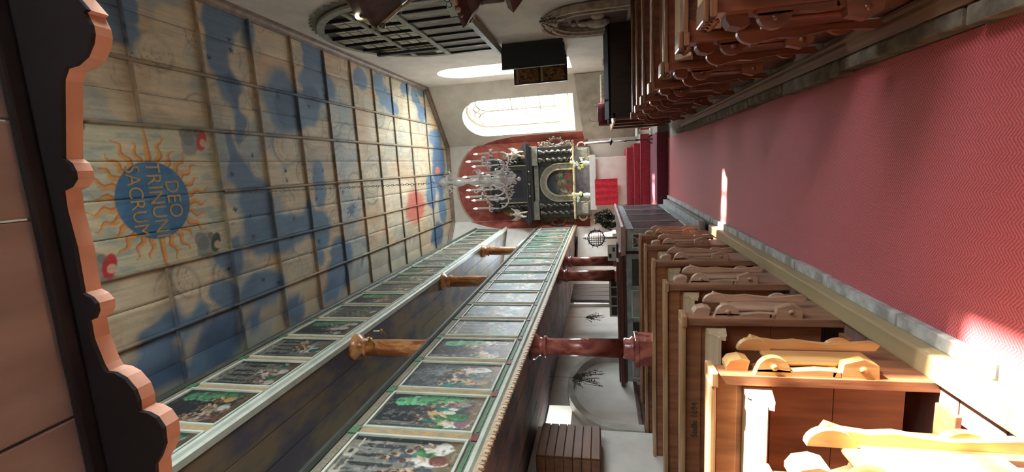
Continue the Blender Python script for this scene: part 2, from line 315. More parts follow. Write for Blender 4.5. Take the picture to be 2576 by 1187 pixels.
def window(idx, P, hole, th, bars=(2, 5), label='', tracery=False):
    fr = B(); t = th-.12
    def FR(pts, w, t0, t1):
        n = len(pts); cs = sum(p[0] for p in pts)/n; cz = (min(p[1] for p in pts)+max(p[1] for p in pts))/2
        hs = (max(p[0] for p in pts)-min(p[0] for p in pts))/2; hz = (max(p[1] for p in pts)-min(p[1] for p in pts))/2
        ins = [(cs+(p[0]-cs)*(1-w/hs), cz+(p[1]-cz)*(1-w/hz)) for p in pts]
        vs = [P(*p, t0) for p in pts]+[P(*p, t0) for p in ins]+[P(*p, t1) for p in pts]+[P(*p, t1) for p in ins]
        fs = []
        for i in range(n):
            j = (i+1) % n; fs += [(i, j, j+n, i+n), (i+2*n, j+2*n, j+3*n, i+3*n), (i+n, j+n, j+3*n, i+3*n)]
        return vs, fs
    fr.add(*FR(hole, .06, t, t+.08)); o = fr.obj('window_%d' % idx, OFFW); struct(o, label)
    s0 = min(p[0] for p in hole); s1 = max(p[0] for p in hole); z0 = min(p[1] for p in hole); z1 = max(p[1] for p in hole)
    n = len(hole); pb = B(); pb.add([P(*p, t+.04) for p in hole], [tuple(range(n))])
    po = pb.obj('pane', GLASS, o)
    r = (s1-s0)/2
    def bar(sa, za, sb, zb, w=.018, nm='glazing_bar'):
        q = B(); dx, dz = sb-sa, zb-za; l = math.hypot(dx, dz); nx, nz = -dz/l*w, dx/l*w
        pts = [(sa+nx, za+nz), (sb+nx, zb+nz), (sb-nx, zb-nz), (sa-nx, za-nz)]
        q.add([P(*p, t+.02) for p in pts]+[P(*p, t+.06) for p in pts], [(0, 1, 2, 3), (4, 5, 6, 7)]+[(i, (i+1) % 4, (i+1) % 4+4, i+4) for i in range(4)])
        q.obj(nm, OFFW, o)
    for i in range(1, bars[0]):
        s = s0+(s1-s0)*i/bars[0]; top = z1-r+math.sqrt(max(0, r*r-(s-(s0+s1)/2)**2)) if not tracery else z1-r*.95
        bar(s, z0, s, top-.03, .03 if tracery else .018)
    for i in range(1, bars[1]): z = z0+(z1-r-z0)*i/bars[1]; bar(s0+.04, z, s1-.04, z)
    if tracery:
        c = (s0+s1)/2; zt = z1-r
        def ring(cx, cz, ra, w=.035, a0=0, a1=360):
            q = B(); n = 24; o1 = arc(cx, cz, ra, a0, a1, n); o2 = arc(cx, cz, ra-w*1.6, a0, a1, n); vs = []; fs = []
            for tt in (t+.01, t+.07):
                vs += [P(*p, tt) for p in o1]+[P(*p, tt) for p in o2]
            k = n+1
            for i in range(n): fs += [(i, i+1, i+1+k, i+k), (i+2*k, i+1+2*k, i+1+3*k, i+3*k), (i, i+1, i+1+2*k, i+2*k), (i+k, i+1+k, i+1+3*k, i+3*k)]
            q.add(vs, fs); q.obj('tracery_ring', OFFW, o)
        ring(c-r*.5, zt-.02, r*.48, .035, 0, 180); ring(c+r*.5, zt-.02, r*.48, .035, 0, 180)
        for a in (90, 210, 330): ring(c+.16*r*math.cos(math.radians(a))*1.4, zt+r*.52+.17*r*math.sin(math.radians(a)), r*.2, .03)
    return o

h_n = arch_hole(2.5+1.05, 2.5+2.2, 2.3, 5.5); h_w = arch_hole(2.5-1.3, 2.5-.2, 2.3, 5.5)
h_s = arch_hole(2.5+5.98, 2.5+6.42, 1.9, 3.4); h_c = arch_hole(2.5+11.34, 2.5+12.62, 2.3, 5.8)
_, P_r, L_r = wall('wall_right', (2.5, -2.5), (2.5, 13.45), -.1, 7.1, .7, [h_n, h_w, h_s, h_c])
h_a = arch_hole(.64, 2.0, 2.38, 5.92)
_, P_a, L_a = wall('wall_apse_right', (2.5, 13.45), (.76, 15.05), -.1, 7.1, .5, [h_a], sc=.88)
wall('wall_back', (.76, 15.05), (-1.83, 15.05), -.1, 7.1, .4)
h_al = arch_hole(.7, 1.7, 2.4, 4.4)  # window added to bring daylight into the chancel
_, P_al, L_al = wall('wall_apse_left', (-1.83, 15.05), (-3.7, 13.4), -.1, 7.1, .5, [h_al])
LY = lambda y: 13.4-y
h_l = [(LY(6.5), 2.12), (LY(5.65), 2.12), (LY(5.65), 2.48), (LY(6.5), 2.48)]
h_l2 = [(LY(12.9), 1.5), (LY(11.7), 1.5), (LY(11.7), 2.4), (LY(12.9), 2.4)]  # second opening is added to light the left wall by the chancel
_, P_l, L_l = wall('wall_left', (-3.7, 13.4), (-3.7, -2.5), -.1, 7.1, .6, [h_l, h_l2])
wall('wall_rear', (-3.7, -2.5), (2.5, -2.5), -.1, 7.1, .3)
window(1, P_r, L_r[4], .7, (2, 7), 'tall narrow arched window in the right wall behind the winged panel')
window(2, P_a, L_a[1], .5, (2, 6), 'big sunlit tracery window right of the altar', tracery=True)
window(3, P_r, L_r[1], .7, (2, 6), 'arched nave window in the right wall'); window(4, P_r, L_r[2], .7, (2, 6), 'arched window in the right wall by the gallery')
window(5, P_r, L_r[3], .7, (1, 5), 'slit window in the right wall beside the pulpit')
window(6, P_l, L_l[1], .6, (2, 1), 'small low window in the left wall under the balcony')
window(7, P_l, L_l[2], .6, (2, 1), 'added low window lighting the left wall near the chancel')
window(8, P_al, L_al[1], .5, (2, 4), 'added window in the left slanted chancel wall, for chancel light')
def portal(name, loc, direction, sx, sy):
    o = day(name, loc, direction, sx, sy, 1); o.data.cycles.is_portal = True
portal('daylight_1', (3.25, 11.98, 4.0), (-1, 0, 0), 1.2, 3.5)
portal('daylight_3', (3.25, 1.62, 3.9), (-1, 0, 0), 1.2, 3.2)
portal('daylight_4', (3.25, -.75, 3.9), (-1, 0, 0), 1.1, 3.2); portal('daylight_5', (3.25, 6.2, 2.7), (-1, 0, 0), .4, 1.5)
pa = P_a(1.32, 4.1, .52); portal('daylight_2', pa, (-.68, -.73, 0), 1.3, 3.4)
portal('daylight_6', (-4.32, 6.08, 2.3), (1, 0, 0), .8, .4); portal('daylight_7', (-4.32, 12.3, 1.95), (1, 0, 0), 1.2, .9)
pl_ = P_al(1.2, 3.4, .52); portal('daylight_8', pl_, (.66, -.75, 0), 1.0, 2.0)

b = B(); b.box(-4.3, 3.2, -3, 11.6, -.2, 0); fl = b.obj('floor', FLOORM); struct(fl)
b = B(); b.box(-4.3, 3.2, 11.6, 15.4, -.2, .26); struct(b.obj('floor_chancel', FLOORM))
b = B(); b.box(-1.35, .85, 13.2, 15.05, .26, .5); struct(b.obj('floor_altar_step', STONE))
# slabs showing at the end of the runner
# kerbs: single stones left and right of the runner
tl = struct(link('trim_1', None)); tl.location = (-.95, 1, 0)
y = -1.2
while y < 11.2:
    L_ = random.uniform(.55, .95); bb = B(); w = random.uniform(-.008, .008)
    bb.box(.0, .075+w, 0, L_-.012, 0, .045+random.uniform(-.004, .004), .008); bb.obj('stone', STONE, tl, (-.025, y-1, 0)); y += L_
tr_ = struct(link('trim_2', None)); tr_.location = (.5, 1, 0); y = -1.2
while y < 9.2:
    L_ = random.uniform(.6, 1.1); bb = B(); w = random.uniform(-.012, .012)
    bb.box(-.03+w, .06, 0, L_-.015, 0, .10+random.uniform(-.006, .006), .014); bb.obj('stone', STONE_D, tr_, (0, y-1, 0)); y += L_
o = B().box(0, .115, 0, 8.0, 0, .125, .012).obj('trim_3', BEAM_L, loc=(-1.012+.0, -1.2, 0)); struct(o, 'tan wooden beam along the left pews')
o.location = (-1.09, -1.2, 0)
bb = B(); bb.prism([(0, 0), (.10, 0), (.10, .15), (.085, .15), (.07, .135), (.05, .135), (.035, .12), (0, .11)], 'y', 0, 10.4); o = bb.obj('trim_4', BEAM_R, loc=(.56, -1.2, 0)); struct(o, 'brown moulded beam along the right pews')
# painted board platforms beneath the pews
def platform(name, x0, x1, y0, y1, z, mt):
    root = struct(link(name, None)); n = int((y1-y0)/.24)
    for i in range(n): B().box(x0, x1, 0, .232, z-.05, z, .003).obj('board', mt, root, (0, y0+i*.24, 0))
platform('floor_pews_left', -3.69, -1.09, -1.2, 7.0, .10, FLOORW); platform('floor_pews_right', .66, 2.49, -1.2, 9.2, .10, FLOORM)

# --- runner
cp = B().box(-.90, .475, -1.2, 11.58, 0, .012).obj('carpet_runner', CARPET); tag(cp, 'long worn red herringbone carpet runner down the middle aisle', 'carpet')
b = B(); b.box(-1.3, .62, 11.59, 13.2, .26, .272); b.box(-1.3, .62, 11.575, 11.59, .0, .272); tag(b.obj('step_carpet', mat('dull_step_carpet', (120, 62, 72), (104, 50, 62), 30, rough=.9)), 'dull red carpet covering the first chancel step', 'carpet')
b = B(); b.box(-1.34, .84, 13.18, 13.2, .262, .515); b.box(-1.34, .84, 13.18, 13.45, .5, .515); tag(b.obj('step_carpet', REDSTEP), 'bright red carpet on the broad lower altar step', 'carpet')
# --- altar steps
st = thing('altar_step', 'upper altar step covered in bright red carpet under the altar', 'step', (-.55, 14.2, .5))
B().box(-.95, 1.0, -.75, .8, 0, .18, .01).obj('riser_block', REDSTEP, st); B().box(-.85, .9, -.55, .8, .18, .37, .01).obj('top_block', REDSTEP, st)

# --- ceiling: boards in a field of battens, painted sky and clouds
def ceil_color(X, Y):
    n = fbm(X*1.3, Y*1.1+3, 5); n2 = fbm(X*4+9, Y*4, 4); wx = X+.28*(fbm(X*2.2+5, Y*2.2, 3)-.5); wy = Y+.3*(fbm(X*2.2, Y*2.2+31, 3)-.5)
    C = np.zeros(X.shape+(3,))+np.array([178, 162, 132.]); C = mixc(C, (198, 164, 128), sstep(fbm(X*.9+2, Y*.8+8, 3), .45, .65)*.6)
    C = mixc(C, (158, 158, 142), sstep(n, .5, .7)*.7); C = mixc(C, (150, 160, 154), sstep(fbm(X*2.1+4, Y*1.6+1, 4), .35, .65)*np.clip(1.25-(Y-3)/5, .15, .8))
    bl = np.zeros(X.shape); dk = np.zeros(X.shape); pa_ = np.zeros(X.shape); wh = np.zeros(X.shape); rd = np.zeros(X.shape); ye = np.zeros(X.shape)
    for k, cx, cy, rx, ry in BLOBS:
        q = np.sqrt(((wx-cx)/rx)**2+((wy-cy)/ry)**2); e = 1-sstep(q, .86, 1.3)
        if k in 'bd': bl = np.maximum(bl, e)
        if k == 'd': dk = np.maximum(dk, e)
        if k == 'p': pa_ = np.maximum(pa_, e)
        if k == 'w': wh = np.maximum(wh, e)
        if k == 'r': rd = np.maximum(rd, e)
        if k == 'y': ye = np.maximum(ye, e)
        if k == 's': dk = np.maximum(dk, (q < .75+.3*np.cos(12*np.arctan2(Y-cy, X-cx)))*1.)
    C = mixc(C, (146, 158, 160), pa_*.8)
    # scalloped cloud edges: puffs of cloud with a darker rim, chained over the pale areas
    rs = np.random.RandomState(11)
    C = mixc(C, (90, 116, 140), bl*.95); C = mixc(C, (66, 90, 116), dk*.75)
    C = mixc(C, (194, 180, 150), wh*.9)
    for i in range(150):
        cx = rs.uniform(-1.9, 2.5); cy = rs.uniform(3, 13.5); r = rs.uniform(.12, .34)
        if abs(cx+.16) < .95 and abs(cy-4.42) < 1.1: continue
        mk = (np.abs(X-cx) < r*1.3) & (np.abs(Y-cy) < r*1.3)
        if not mk.any(): continue
        d = np.hypot(X[mk]-cx, Y[mk]-cy)/r; an = np.arctan2(Y[mk]-cy, X[mk]-cx)+rs.uniform(0, 6)
        a0 = np.cos(an*.5)**2; keep = 1-bl[mk]*.9
        sp = np.abs(((d+an/6.28*.34) % .34)-.17)/.17
        col = C[mk]; w = (1-sstep(d, .8, 1))*keep
        tint = [(206, 196, 166), (196, 178, 146), (170, 170, 154)][rs.randint(3)]
        col = mixc(col, tint, w*.35); col = mixc(col, (112, 108, 96), sstep(sp, .78, 1)*w*a0*.6)
        col = mixc(col, (96, 98, 96), np.exp(-((d-.95)/.06)**2)*a0*keep*.55)
        C[mk] = col
    C = mixc(C, (214, 198, 168), ye*.7); C = mixc(C, (190, 100, 80), rd*.9)
    # dark painted stars in the blue
    for i in range(150):
        cx = rs.uniform(-1.9, 2.5); cy = rs.uniform(3, 13.5); mk = (np.abs(X-cx) < .07) & (np.abs(Y-cy) < .07)
        if mk.any():
            d = np.hypot(X[mk]-cx, Y[mk]-cy)/(.035+.014*np.cos(5*np.arctan2(Y[mk]-cy, X[mk]-cx)))
            C[mk] = mixc(C[mk], (44, 52, 66), (1-sstep(d, .8, 1.1))*.8*np.maximum(bl[mk], pa_[mk]))
    # sun field
    mx, my = -.165, 4.43; dx = X-mx; dy = Y-my; inside = (np.abs(X+.125) < .83) & (Y > 3.4) & (Y < 5.42)
    F = np.zeros(X.shape+(3,))+np.array([186, 184, 156.]); F = mixc(F, (146, 160, 152), sstep(fbm(X*14, Y*5, 3), .5, .68)*.7)
    F = mixc(F, (206, 178, 134), sstep(n2, .5, .7)*.4)
    rad = np.hypot(dx, dy); an = np.arctan2(dy, dx)
    NR = 26; ph = an/(2*PI)*NR; k = np.round(ph); off = ph-k
    odd = (k.astype(int) % 13 == 0); wav = np.where(odd, 0, .16*np.sin(rad*34+k*1.7))
    ln = np.where(odd, .86, .74+.06*np.sin(k*2.3)); wd = .40*np.clip((ln-rad)/(ln-.44), 0, 1)
    ray = (1-sstep(np.abs(off-wav), wd*.8, wd+.03))*(rad > .42)*(rad < ln)
    F = mixc(F, (206, 150, 84), ray*.95); F = mixc(F, (168, 96, 56), ray*sstep(off-wav, wd*.1, wd*.7)*.8)
    def el(cx, cy, rx, ry, col, a=.9, rot=0):
        nonlocal F
        c_, s_ = math.cos(rot), math.sin(rot); u = ((X-cx)*c_+(Y-cy)*s_)/rx; v = (-(X-cx)*s_+(Y-cy)*c_)/ry
        F = mixc(F, col, (1-sstep(np.hypot(u, v), .85, 1.1))*a)
    for sx, sy, ca, in ((.56, 5.12, (176, 40, 40)), (.62, 3.66, (72, 96, 60)), (-.8, 5.1, (62, 76, 56)), (-.82, 3.72, (176, 40, 44))):
        el(sx-.02, sy-.08, .2, .13, (128, 132, 124), .9, .5); el(sx+.05, sy-.13, .13, .1, (104, 108, 104), .7, -.4)
        el(sx, sy+.08, .14, .075, ca, .95, .35); el(sx-.03, sy+.1, .055, .055, (196, 170, 140), .95); el(sx+.1, sy+.02, .05, .05, (90, 92, 84), .6)
    disc = 1-sstep(rad, .445, .46); F = mixc(F, (58, 104, 142), disc*.97); F = mixc(F, (84, 130, 160), disc*sstep(fbm(X*6, Y*6, 3), .45, .7)*.5)
    C = np.where(inside[..., None], F, C)
    # grain along the boards
    g = fbm(X*40, Y*3, 3)-.5; C = C*(1+.22*g[..., None])*(.93+.14*n2[..., None])
    return C
CEILP = painted('ceiling_paint', rough=.75, bump=.1, scale=22, stretch=(6, 1, 1), amt=.12)
ce = struct(link('ceiling', None), 'flat board ceiling painted as a sky of blue patches and cream clouds'); ce.location = (0, 0, ZC)
XB = [2.52, 1.43, .705, -.125, -.95, -1.74, -2.6, -3.72]; YB = [-2.5, -.4, .6, 1.55, 2.5, 3.45, 4.41, 5.40, 6.33, 7.28, 8.22, 9.17, 10.12, 11.08, 12.08, 13.3, 15.1]
def outside(x, y):
    if y > 13.45 and x > 0: return (x-2.5)*(1.6)+(y-13.45)*1.74 > .35
    if y > 13.4 and x < -1.8: return -(x+1.83)*1.65+(y-15.05)*1.87 > .35
    return False
for j in range(len(YB)-1):
    for i in range(len(XB)-1):
        x1, x0 = XB[i], XB[i+1]; y0, y1 = YB[j], YB[j+1]; nb = 2
        med = (x0 > -1 and x1 < .8 and y0 >= 3.4 and y1 < 5.5)
        if outside(x0 if x0 > 0 else x1, y0): continue
        step = .011 if med else (.022 if y0 > 2 and x0 > -2 else .09)
        for k in range(nb):
            a, c = x0+(x1-x0)*k/nb, x0+(x1-x0)*(k+1)/nb; g = .002
            nx = max(3, int((c-a)/step)); ny = max(3, int((y1-y0)/step))
            xs = np.linspace(a+g, c-g, nx); ys = np.linspace(y0, y1, ny); X, Y = np.meshgrid(xs, ys)
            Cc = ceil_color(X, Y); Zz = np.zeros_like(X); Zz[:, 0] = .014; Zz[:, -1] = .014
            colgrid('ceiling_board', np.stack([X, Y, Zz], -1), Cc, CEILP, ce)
B().box(-3.9, 2.7, -2.5, 15.5, .016, .06).obj('backing_board', mat('dark_seam', (50, 44, 38)), ce)
def batten(x0, x1, y0, y1):
    """painted strip with a raised rounded face"""
    along = (y1-y0) > (x1-x0); L_ = max(y1-y0, x1-x0); n = max(4, int(L_/.05)); w = (x1-x0) if not along else 0
    W_ = (y1-y0) if not along else (x1-x0); prof = [(-.5, 0), (-.5, -.02), (-.25, -.034), (.25, -.034), (.5, -.02), (.5, 0)]
    P = np.zeros((n, len(prof), 3)); cc = ((x0+x1)/2, (y0+y1)/2)
    for q, (u, z) in enumerate(prof):
        if along: P[:, q, 0] = cc[0]+u*W_; P[:, q, 1] = np.linspace(y0, y1, n)
        else: P[:, q, 1] = cc[1]+u*W_; P[:, q, 0] = np.linspace(x0, x1, n)
        P[:, q, 2] = z
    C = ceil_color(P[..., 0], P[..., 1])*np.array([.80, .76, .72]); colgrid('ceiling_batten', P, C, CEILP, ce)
for xi, x in enumerate(XB[1:-1]):
    if abs(x+.125) < .01: batten(x-.02, x+.02, -.4, 3.43); batten(x-.02, x+.02, 5.42, 15.05)
    else: batten(x-.024, x+.024, -.4, 15.05 if x > -2 and x < .75 else 14.2)
for y in YB[1:-1]:
    for i in range(len(XB)-1):
        x1, x0 = XB[i], XB[i+1]
        if abs(y-4.41) < .02 and x0 > -1 and x1 < .8: continue
        batten(x0+.024, x1-.024, y-.022, y+.022)
# medallion words, facing down, read from the altar end
def text(body, size, mt, parent, loc, rot, name='lettering', ext=.001, align='CENTER', sx=1):
    cu = bpy.data.curves.new(name, 'FONT'); cu.body = body; cu.size = size; cu.extrude = ext; cu.align_x = align; cu.align_y = 'CENTER'; cu.materials.append(mt)
    cu.resolution_u = 3
    q = bpy.data.objects.new(name, cu); me = bpy.data.meshes.new_from_object(q); bpy.data.objects.remove(q); me.materials.clear(); me.materials.append(mt)
    o = link(name, me); o.parent = parent; o.location = loc; o.rotation_euler = rot; o.scale = (sx, 1, 1); o['kind'] = 'stuff'; return o
for t_, dy_, sz in (('DEO', .235, .26), ('TRINUNI', .02, .26), ('SACRUM', -.22, .24)): text(t_, sz, GOLD, ce, (-.165, 4.43+dy_, -.003), (0, PI, 0), sx=.88)
# cornice mouldings round the ceiling
def cornice(name, A, Bp, lab):
    A = Vector((*A, 0)); Bp = Vector((*Bp, 0)); d = Bp-A; L_ = d.length; d.normalize(); inn = Vector((-d.y, d.x, 0)); prof = [(0, -.11), (.03, -.11), (.04, -.07), (.08, -.05), (.10, -.02), (.12, -.02), (.12, 0), (0, 0)]
    n = len(prof); vs = [A+d*t+inn*p[0]+Vector((0, 0, ZC+p[1])) for t in (-.05, L_+.05) for p in prof]
    o = B().add(vs, [tuple(range(n)), tuple(range(n, 2*n))]+[(i, (i+1) % n, (i+1) % n+n, i+n) for i in range(n)]).obj(name, mat('cornice_brown_grey', (140, 122, 104), (112, 96, 84), 5, rough=.6)); struct(o, lab)
cornice('trim_5', (2.5, -2.5), (2.5, 13.45), 'ceiling cornice along the right wall'); cornice('trim_6', (2.5, 13.45), (.76, 15.05), 'brown cornice over the apse window')
cornice('trim_7', (.76, 15.05), (-1.83, 15.05), 'cornice above the altar wall'); cornice('trim_8', (-1.83, 15.05), (-3.7, 13.4), 'cornice over the left slanted chancel wall')
hk = thing('ceiling_hook', 'small pale hook rosette on a ceiling batten beyond the chandelier chain', 'hook', (-.13, 8.22, ZC-.034)); B().lathe([(.05, 0), (.045, -.02), (.015, -.05), (.012, -.1)]).obj('rosette', OFFW, hk); B().tube([(0, 0, -.09), (.02, 0, -.12), (0, 0, -.15), (-.02, 0, -.12)], .006).obj('hook', BRASS, hk)

# ================================================================== GALLERIES WITH PAINTED PARAPETS
def paint_scene(h, w, seed, pal=0, tone=1.0):
    """a small figure scene in paint: backdrop, architecture or landscape, a crowd of robed figures. row 0 = bottom"""
    rs = np.random.RandomState(seed); y, x = np.mgrid[0:1:h*1j, 0:1:w*1j]
    skies = [(96, 104, 106), (150, 156, 154), (74, 82, 86), (132, 128, 112)]; sky = skies[rs.randint(4)]
    C = np.zeros((h, w, 3))+np.array(sky, float)
    C = mixc(C, [(196, 168, 120), (120, 132, 138), (170, 168, 156)][rs.randint(3)], sstep(fbm(x*3+seed, y*3, 4), .4, .7))
    C = mixc(C, (44, 50, 54), sstep(fbm(x*5+seed*2, y*4+7, 4), .5, .75)*.8)
    kind = rs.randint(3) if pal == 0 else pal
    def rect(x0, x1, y0, y1, col, a=1.0):
        nonlocal C
        C = mixc(C, col, ((x > x0) & (x < x1) & (y > y0) & (y < y1))*a)
    def el(cx, cy, rx, ry, col, rot=0., a=1.):
        nonlocal C
        c_, s_ = math.cos(rot), math.sin(rot); u = ((x-cx)*c_+(y-cy)*s_)/rx; v = (-(x-cx)*s_+(y-cy)*c_)/ry
        q = np.hypot(u, v)+(fbm(x*18+cx*50, y*18, 2)-.5)*.25
        m_ = 1-sstep(q, .88, 1.08); C = mixc(C, col, m_*a); C = mixc(C, tuple(v*.55 for v in col), m_*sstep(u, .2, 1)*.6)
        C = mixc(C, tuple(min(255, v*1.25+14) for v in col), m_*(1-sstep(u, -.9, -.3))*.5)
    if kind == 1:      # interior hall with arches
        rect(0, 1, 0, 1, (122, 124, 116)); rect(0, .1, 0, 1, (40, 44, 48)); rect(.9, 1, 0, 1, (40, 44, 48))
        for k in range(4): rect(.16+k*.2, .24+k*.2, .5, .84, (62, 66, 66)); el(.2+k*.2, .84, .04, .05, (62, 66, 66))
        rect(.05, .95, .9, .925, (186, 178, 150))
        for k in range(2): el(.3+.35*k, .95, .12, .06, (164, 162, 146)); el(.3+.35*k, .95, .05, .02, (60, 62, 60))
    elif kind == 2:    # green canopy at the back
        rect(0, 1, 0, 1, (44, 50, 54)); el(.78, .8, .14, .13, (86, 170, 118)); el(.82, .5, .16, .34, (82, 158, 104), .15); rect(.66, .95, .7, .76, (110, 190, 140)); rect(0, .18, .2, 1, (104, 106, 100)); rect(.06, .1, .3, 1, (60, 62, 62))
    elif kind == 3:    # hillside with glory of light
        rect(0, 1, 0, 1, (150, 158, 160)); el(.45, .75, .4, .1, (214, 164, 96), .4); el(.3, .8, .25, .22, (92, 106, 122)); el(.75, .3, .3, .3, (170, 176, 178))
        C = mixc(C, (56, 72, 88), sstep(fbm(x*14, y*14, 3), .52, .6)*.6)
    C = mixc(C, (120, 98, 72), (1-sstep(y, .08, .2))*.9)
    robes = [(28, 128, 116), (22, 110, 100), (226, 222, 208), (204, 162, 104), (128, 96, 104), (40, 120, 60), (150, 130, 116), (214, 206, 190), (120, 70, 60), (84, 96, 110)]
    n = rs.randint(7, 12); fig = sorted([(rs.uniform(.12, .88), rs.uniform(.06, .34)) for _ in range(n)], key=lambda p: -p[1])
    for fx, fy in fig:
        hgt = rs.uniform(.3, .44)*(1-.3*fy); col = robes[rs.randint(len(robes))]; ln = rs.uniform(-.35, .35)
        el(fx, fy+hgt*.34, .085, hgt*.42, col, ln); el(fx+.03, fy+hgt*.18, .1, hgt*.2, robes[rs.randint(len(robes))], -ln)
        el(fx-.05, fy+hgt*.5, .03, hgt*.22, col, 1.1); el(fx+.06, fy+hgt*.55, .025, hgt*.2, (206, 174, 140), -.9)
        el(fx-math.sin(ln)*.05, fy+hgt*.86, .042, .045, (204, 170, 136)); el(fx-.01, fy+hgt*.9, .044, .03, (76, 58, 46), 0, .9)
    C = mixc(C, (196, 190, 172), sstep(fbm(x*16+seed, y*22, 3), .6, .68)*.35); C = mixc(C, (28, 30, 34), sstep(fbm(x*14-seed, y*20, 3), .6, .7)*.45)
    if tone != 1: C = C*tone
    return C
PICT = painted('picture_paint', rough=.45, bump=.05, scale=60, amt=.15)
def at_world(o): o.location = -o.parent.location; return o
def gallery(name, label, XF, zs, Y0, Y1, ph, base, tone, pics, soff, XW=-3.7, scroll=True):
    """zs: soffit, cornice top, bottom rail top(picture bottom), picture top, rail top"""
    z0, z1, z2, z3, z4 = zs; root = thing(name, label, 'balcony', (XF, Y0, z0), 0)
    def W(b, nm, mt): o = b.obj(nm, mt, root); at_world(o); return o
    # floor slab boards forming the soffit, laid lengthwise
    n = 5
    for k in range(n):
        a = XW+.02+(XF-.02-XW-.02)*k/n; c = XW+.02+(XF-.02-XW-.02)*(k+1)/n
        W(B().box(a, c-.006, Y0, Y1, z0+.0, z0+.05, .004), 'soffit_board', soff)
    W(B().box(XW+.02, XF-.02, Y0, Y1, z0+.055, z1-.01), 'floor_slab', DARKWOOD)
    W(B().prism([(XF-.05, z0-.01), (XF+.01, z0-.01), (XF+.025, z0+.015), (XF+.05, z0+.03), (XF+.055, z0+.06), (XF+.02, z1), (XF-.05, z1)], 'y', Y0, Y1), 'lower_moulding', RAIL_LT)
    W(B().box(XF-.03, XF, Y0, Y1, z1, z4-.02), 'backing', DARKWOOD)
    W(B().box(XF, XF+.008, Y0, Y1, z1, z2, 0), 'lower_rail', RAIL_MID); W(B().box(XF, XF+.008, Y0, Y1, z3, z4, 0), 'upper_rail', RAIL_MID)
    W(B().prism([(XF-.06, z4-.02), (XF+.02, z4-.02), (XF+.045, z4), (XF+.05, z4+.025), (XF-.07, z4+.03)], 'y', Y0, Y1), 'top_moulding', mat('dark_top_moulding', (66, 72, 62), (52, 56, 50)))
    ys = [y for y in [ph+base*k for k in range(-6, 30)] if Y0+.1 < y < Y1]
    st_w = .085; shared = {}
    def sh(key, fn): shared.setdefault(key, fn()); return shared[key]
    def put(nm, me, y, z=0, x=0): o = link(nm, me, root); o.location = Vector((x, y, z))-root.location; return o
    H = z3-z2
    me_st = B().box(XF, XF+.012, -st_w/2, st_w/2, z2, z3, .003).mesh('stile', RAIL_MAR)
    me_rb = B().box(XF+.008, XF+.02, -st_w/2, st_w/2, z1+.01, z2-.01, .002).mesh('red_block', RAIL_RED)
    me_gb = B().box(XF+.008, XF+.02, -st_w/2, st_w/2, z3+.012, z4-.03, .002).mesh('green_block', RAIL_GRN)
    PW = base-st_w; fb = B(); f_ = .022
    for (a, c, e, g) in ((0, PW, z2, z2+f_), (0, PW, z3-f_, z3), (0, f_, z2+f_, z3-f_), (PW-f_, PW, z2+f_, z3-f_)): fb.box(XF+.004, XF+.03, a, c, e, g, .004)
    me_fr = fb.mesh('picture_frame', RAIL_LT)
    me_gp = B().box(XF+.008, XF+.016, .03, PW-.03, z1+.025, z2-.022, .002).mesh('green_panel', RAIL_GRN)
    me_tp = B().box(XF+.008, XF+.014, .03, PW-.03, z3+.025, z4-.045, .002).mesh('inscribed_panel', mat('pale_inscribed_panel', (150, 142, 122), (112, 96, 84), 60, (1, 3, 1), rough=.6))
    for i, y in enumerate(ys):
        put('stile', me_st, y); put('red_block', me_rb, y); put('green_block', me_gb, y)
        if y+base > Y1+.05: continue
        ya = y+st_w/2; put('picture_frame', me_fr, ya); put('green_panel', me_gp, ya); put('inscribed_panel', me_tp, ya)
        d = max(2.5, y); h = int(np.clip(420/d, 26, 110)); w = int(h*.62)
        hh, ww = np.mgrid[0:1:h*1j, 0:1:w*1j]
        # seen from the nave (+X side) left-to-right is +Y -> -Y reversed: viewer faces -X, right hand is +Y
        P = np.stack([np.full((h, w), XF+.012), ya+f_+ww*(PW-2*f_), z2+f_+hh*(H-2*f_)], -1)
        o = colgrid('painting', P, paint_scene(h, w, 40+i*7+int(z0*10), pics.get(i, 0), tone), PICT, root); at_world(o)
    if scroll:
        n = 12; pts = [(0, .0), (.085, .0), (.085, -.02)]+[(.075, -.05), (.055, -.066), (.04, -.05), (.05, -.034), (.038, -.026), (.022, -.04), (.012, -.062), (0, -.05)]
        me = B().prism([(p[0], p[1]) for p in pts], 'x', 0, .02).mesh('scroll', SCROLL)
        k = 0; y = 1.5
        while y < Y1-.1 and k < 290: put('scroll', me, y, z0-.0, XF+.03); y += .088; k += 1
    return root
g1 = gallery('gallery_balcony', 'lower painted wooden balcony with bright scripture pictures along the left side of the nave', -2.07, (2.50, 2.57, 2.64, 3.58, 3.70), -2.3, 14.9, 3.75-.675*2, .675, 1.0, {0+6-4: 2}, SOFF1)
g2 = gallery('gallery_balcony', 'upper darker painted balcony just under the sky ceiling on the left side', -2.07, (4.78, 4.84, 4.90, 5.74, 5.86), -2.3, 14.9, 3.62-.675*2, .68, .78, {}, SOFF2, scroll=False)
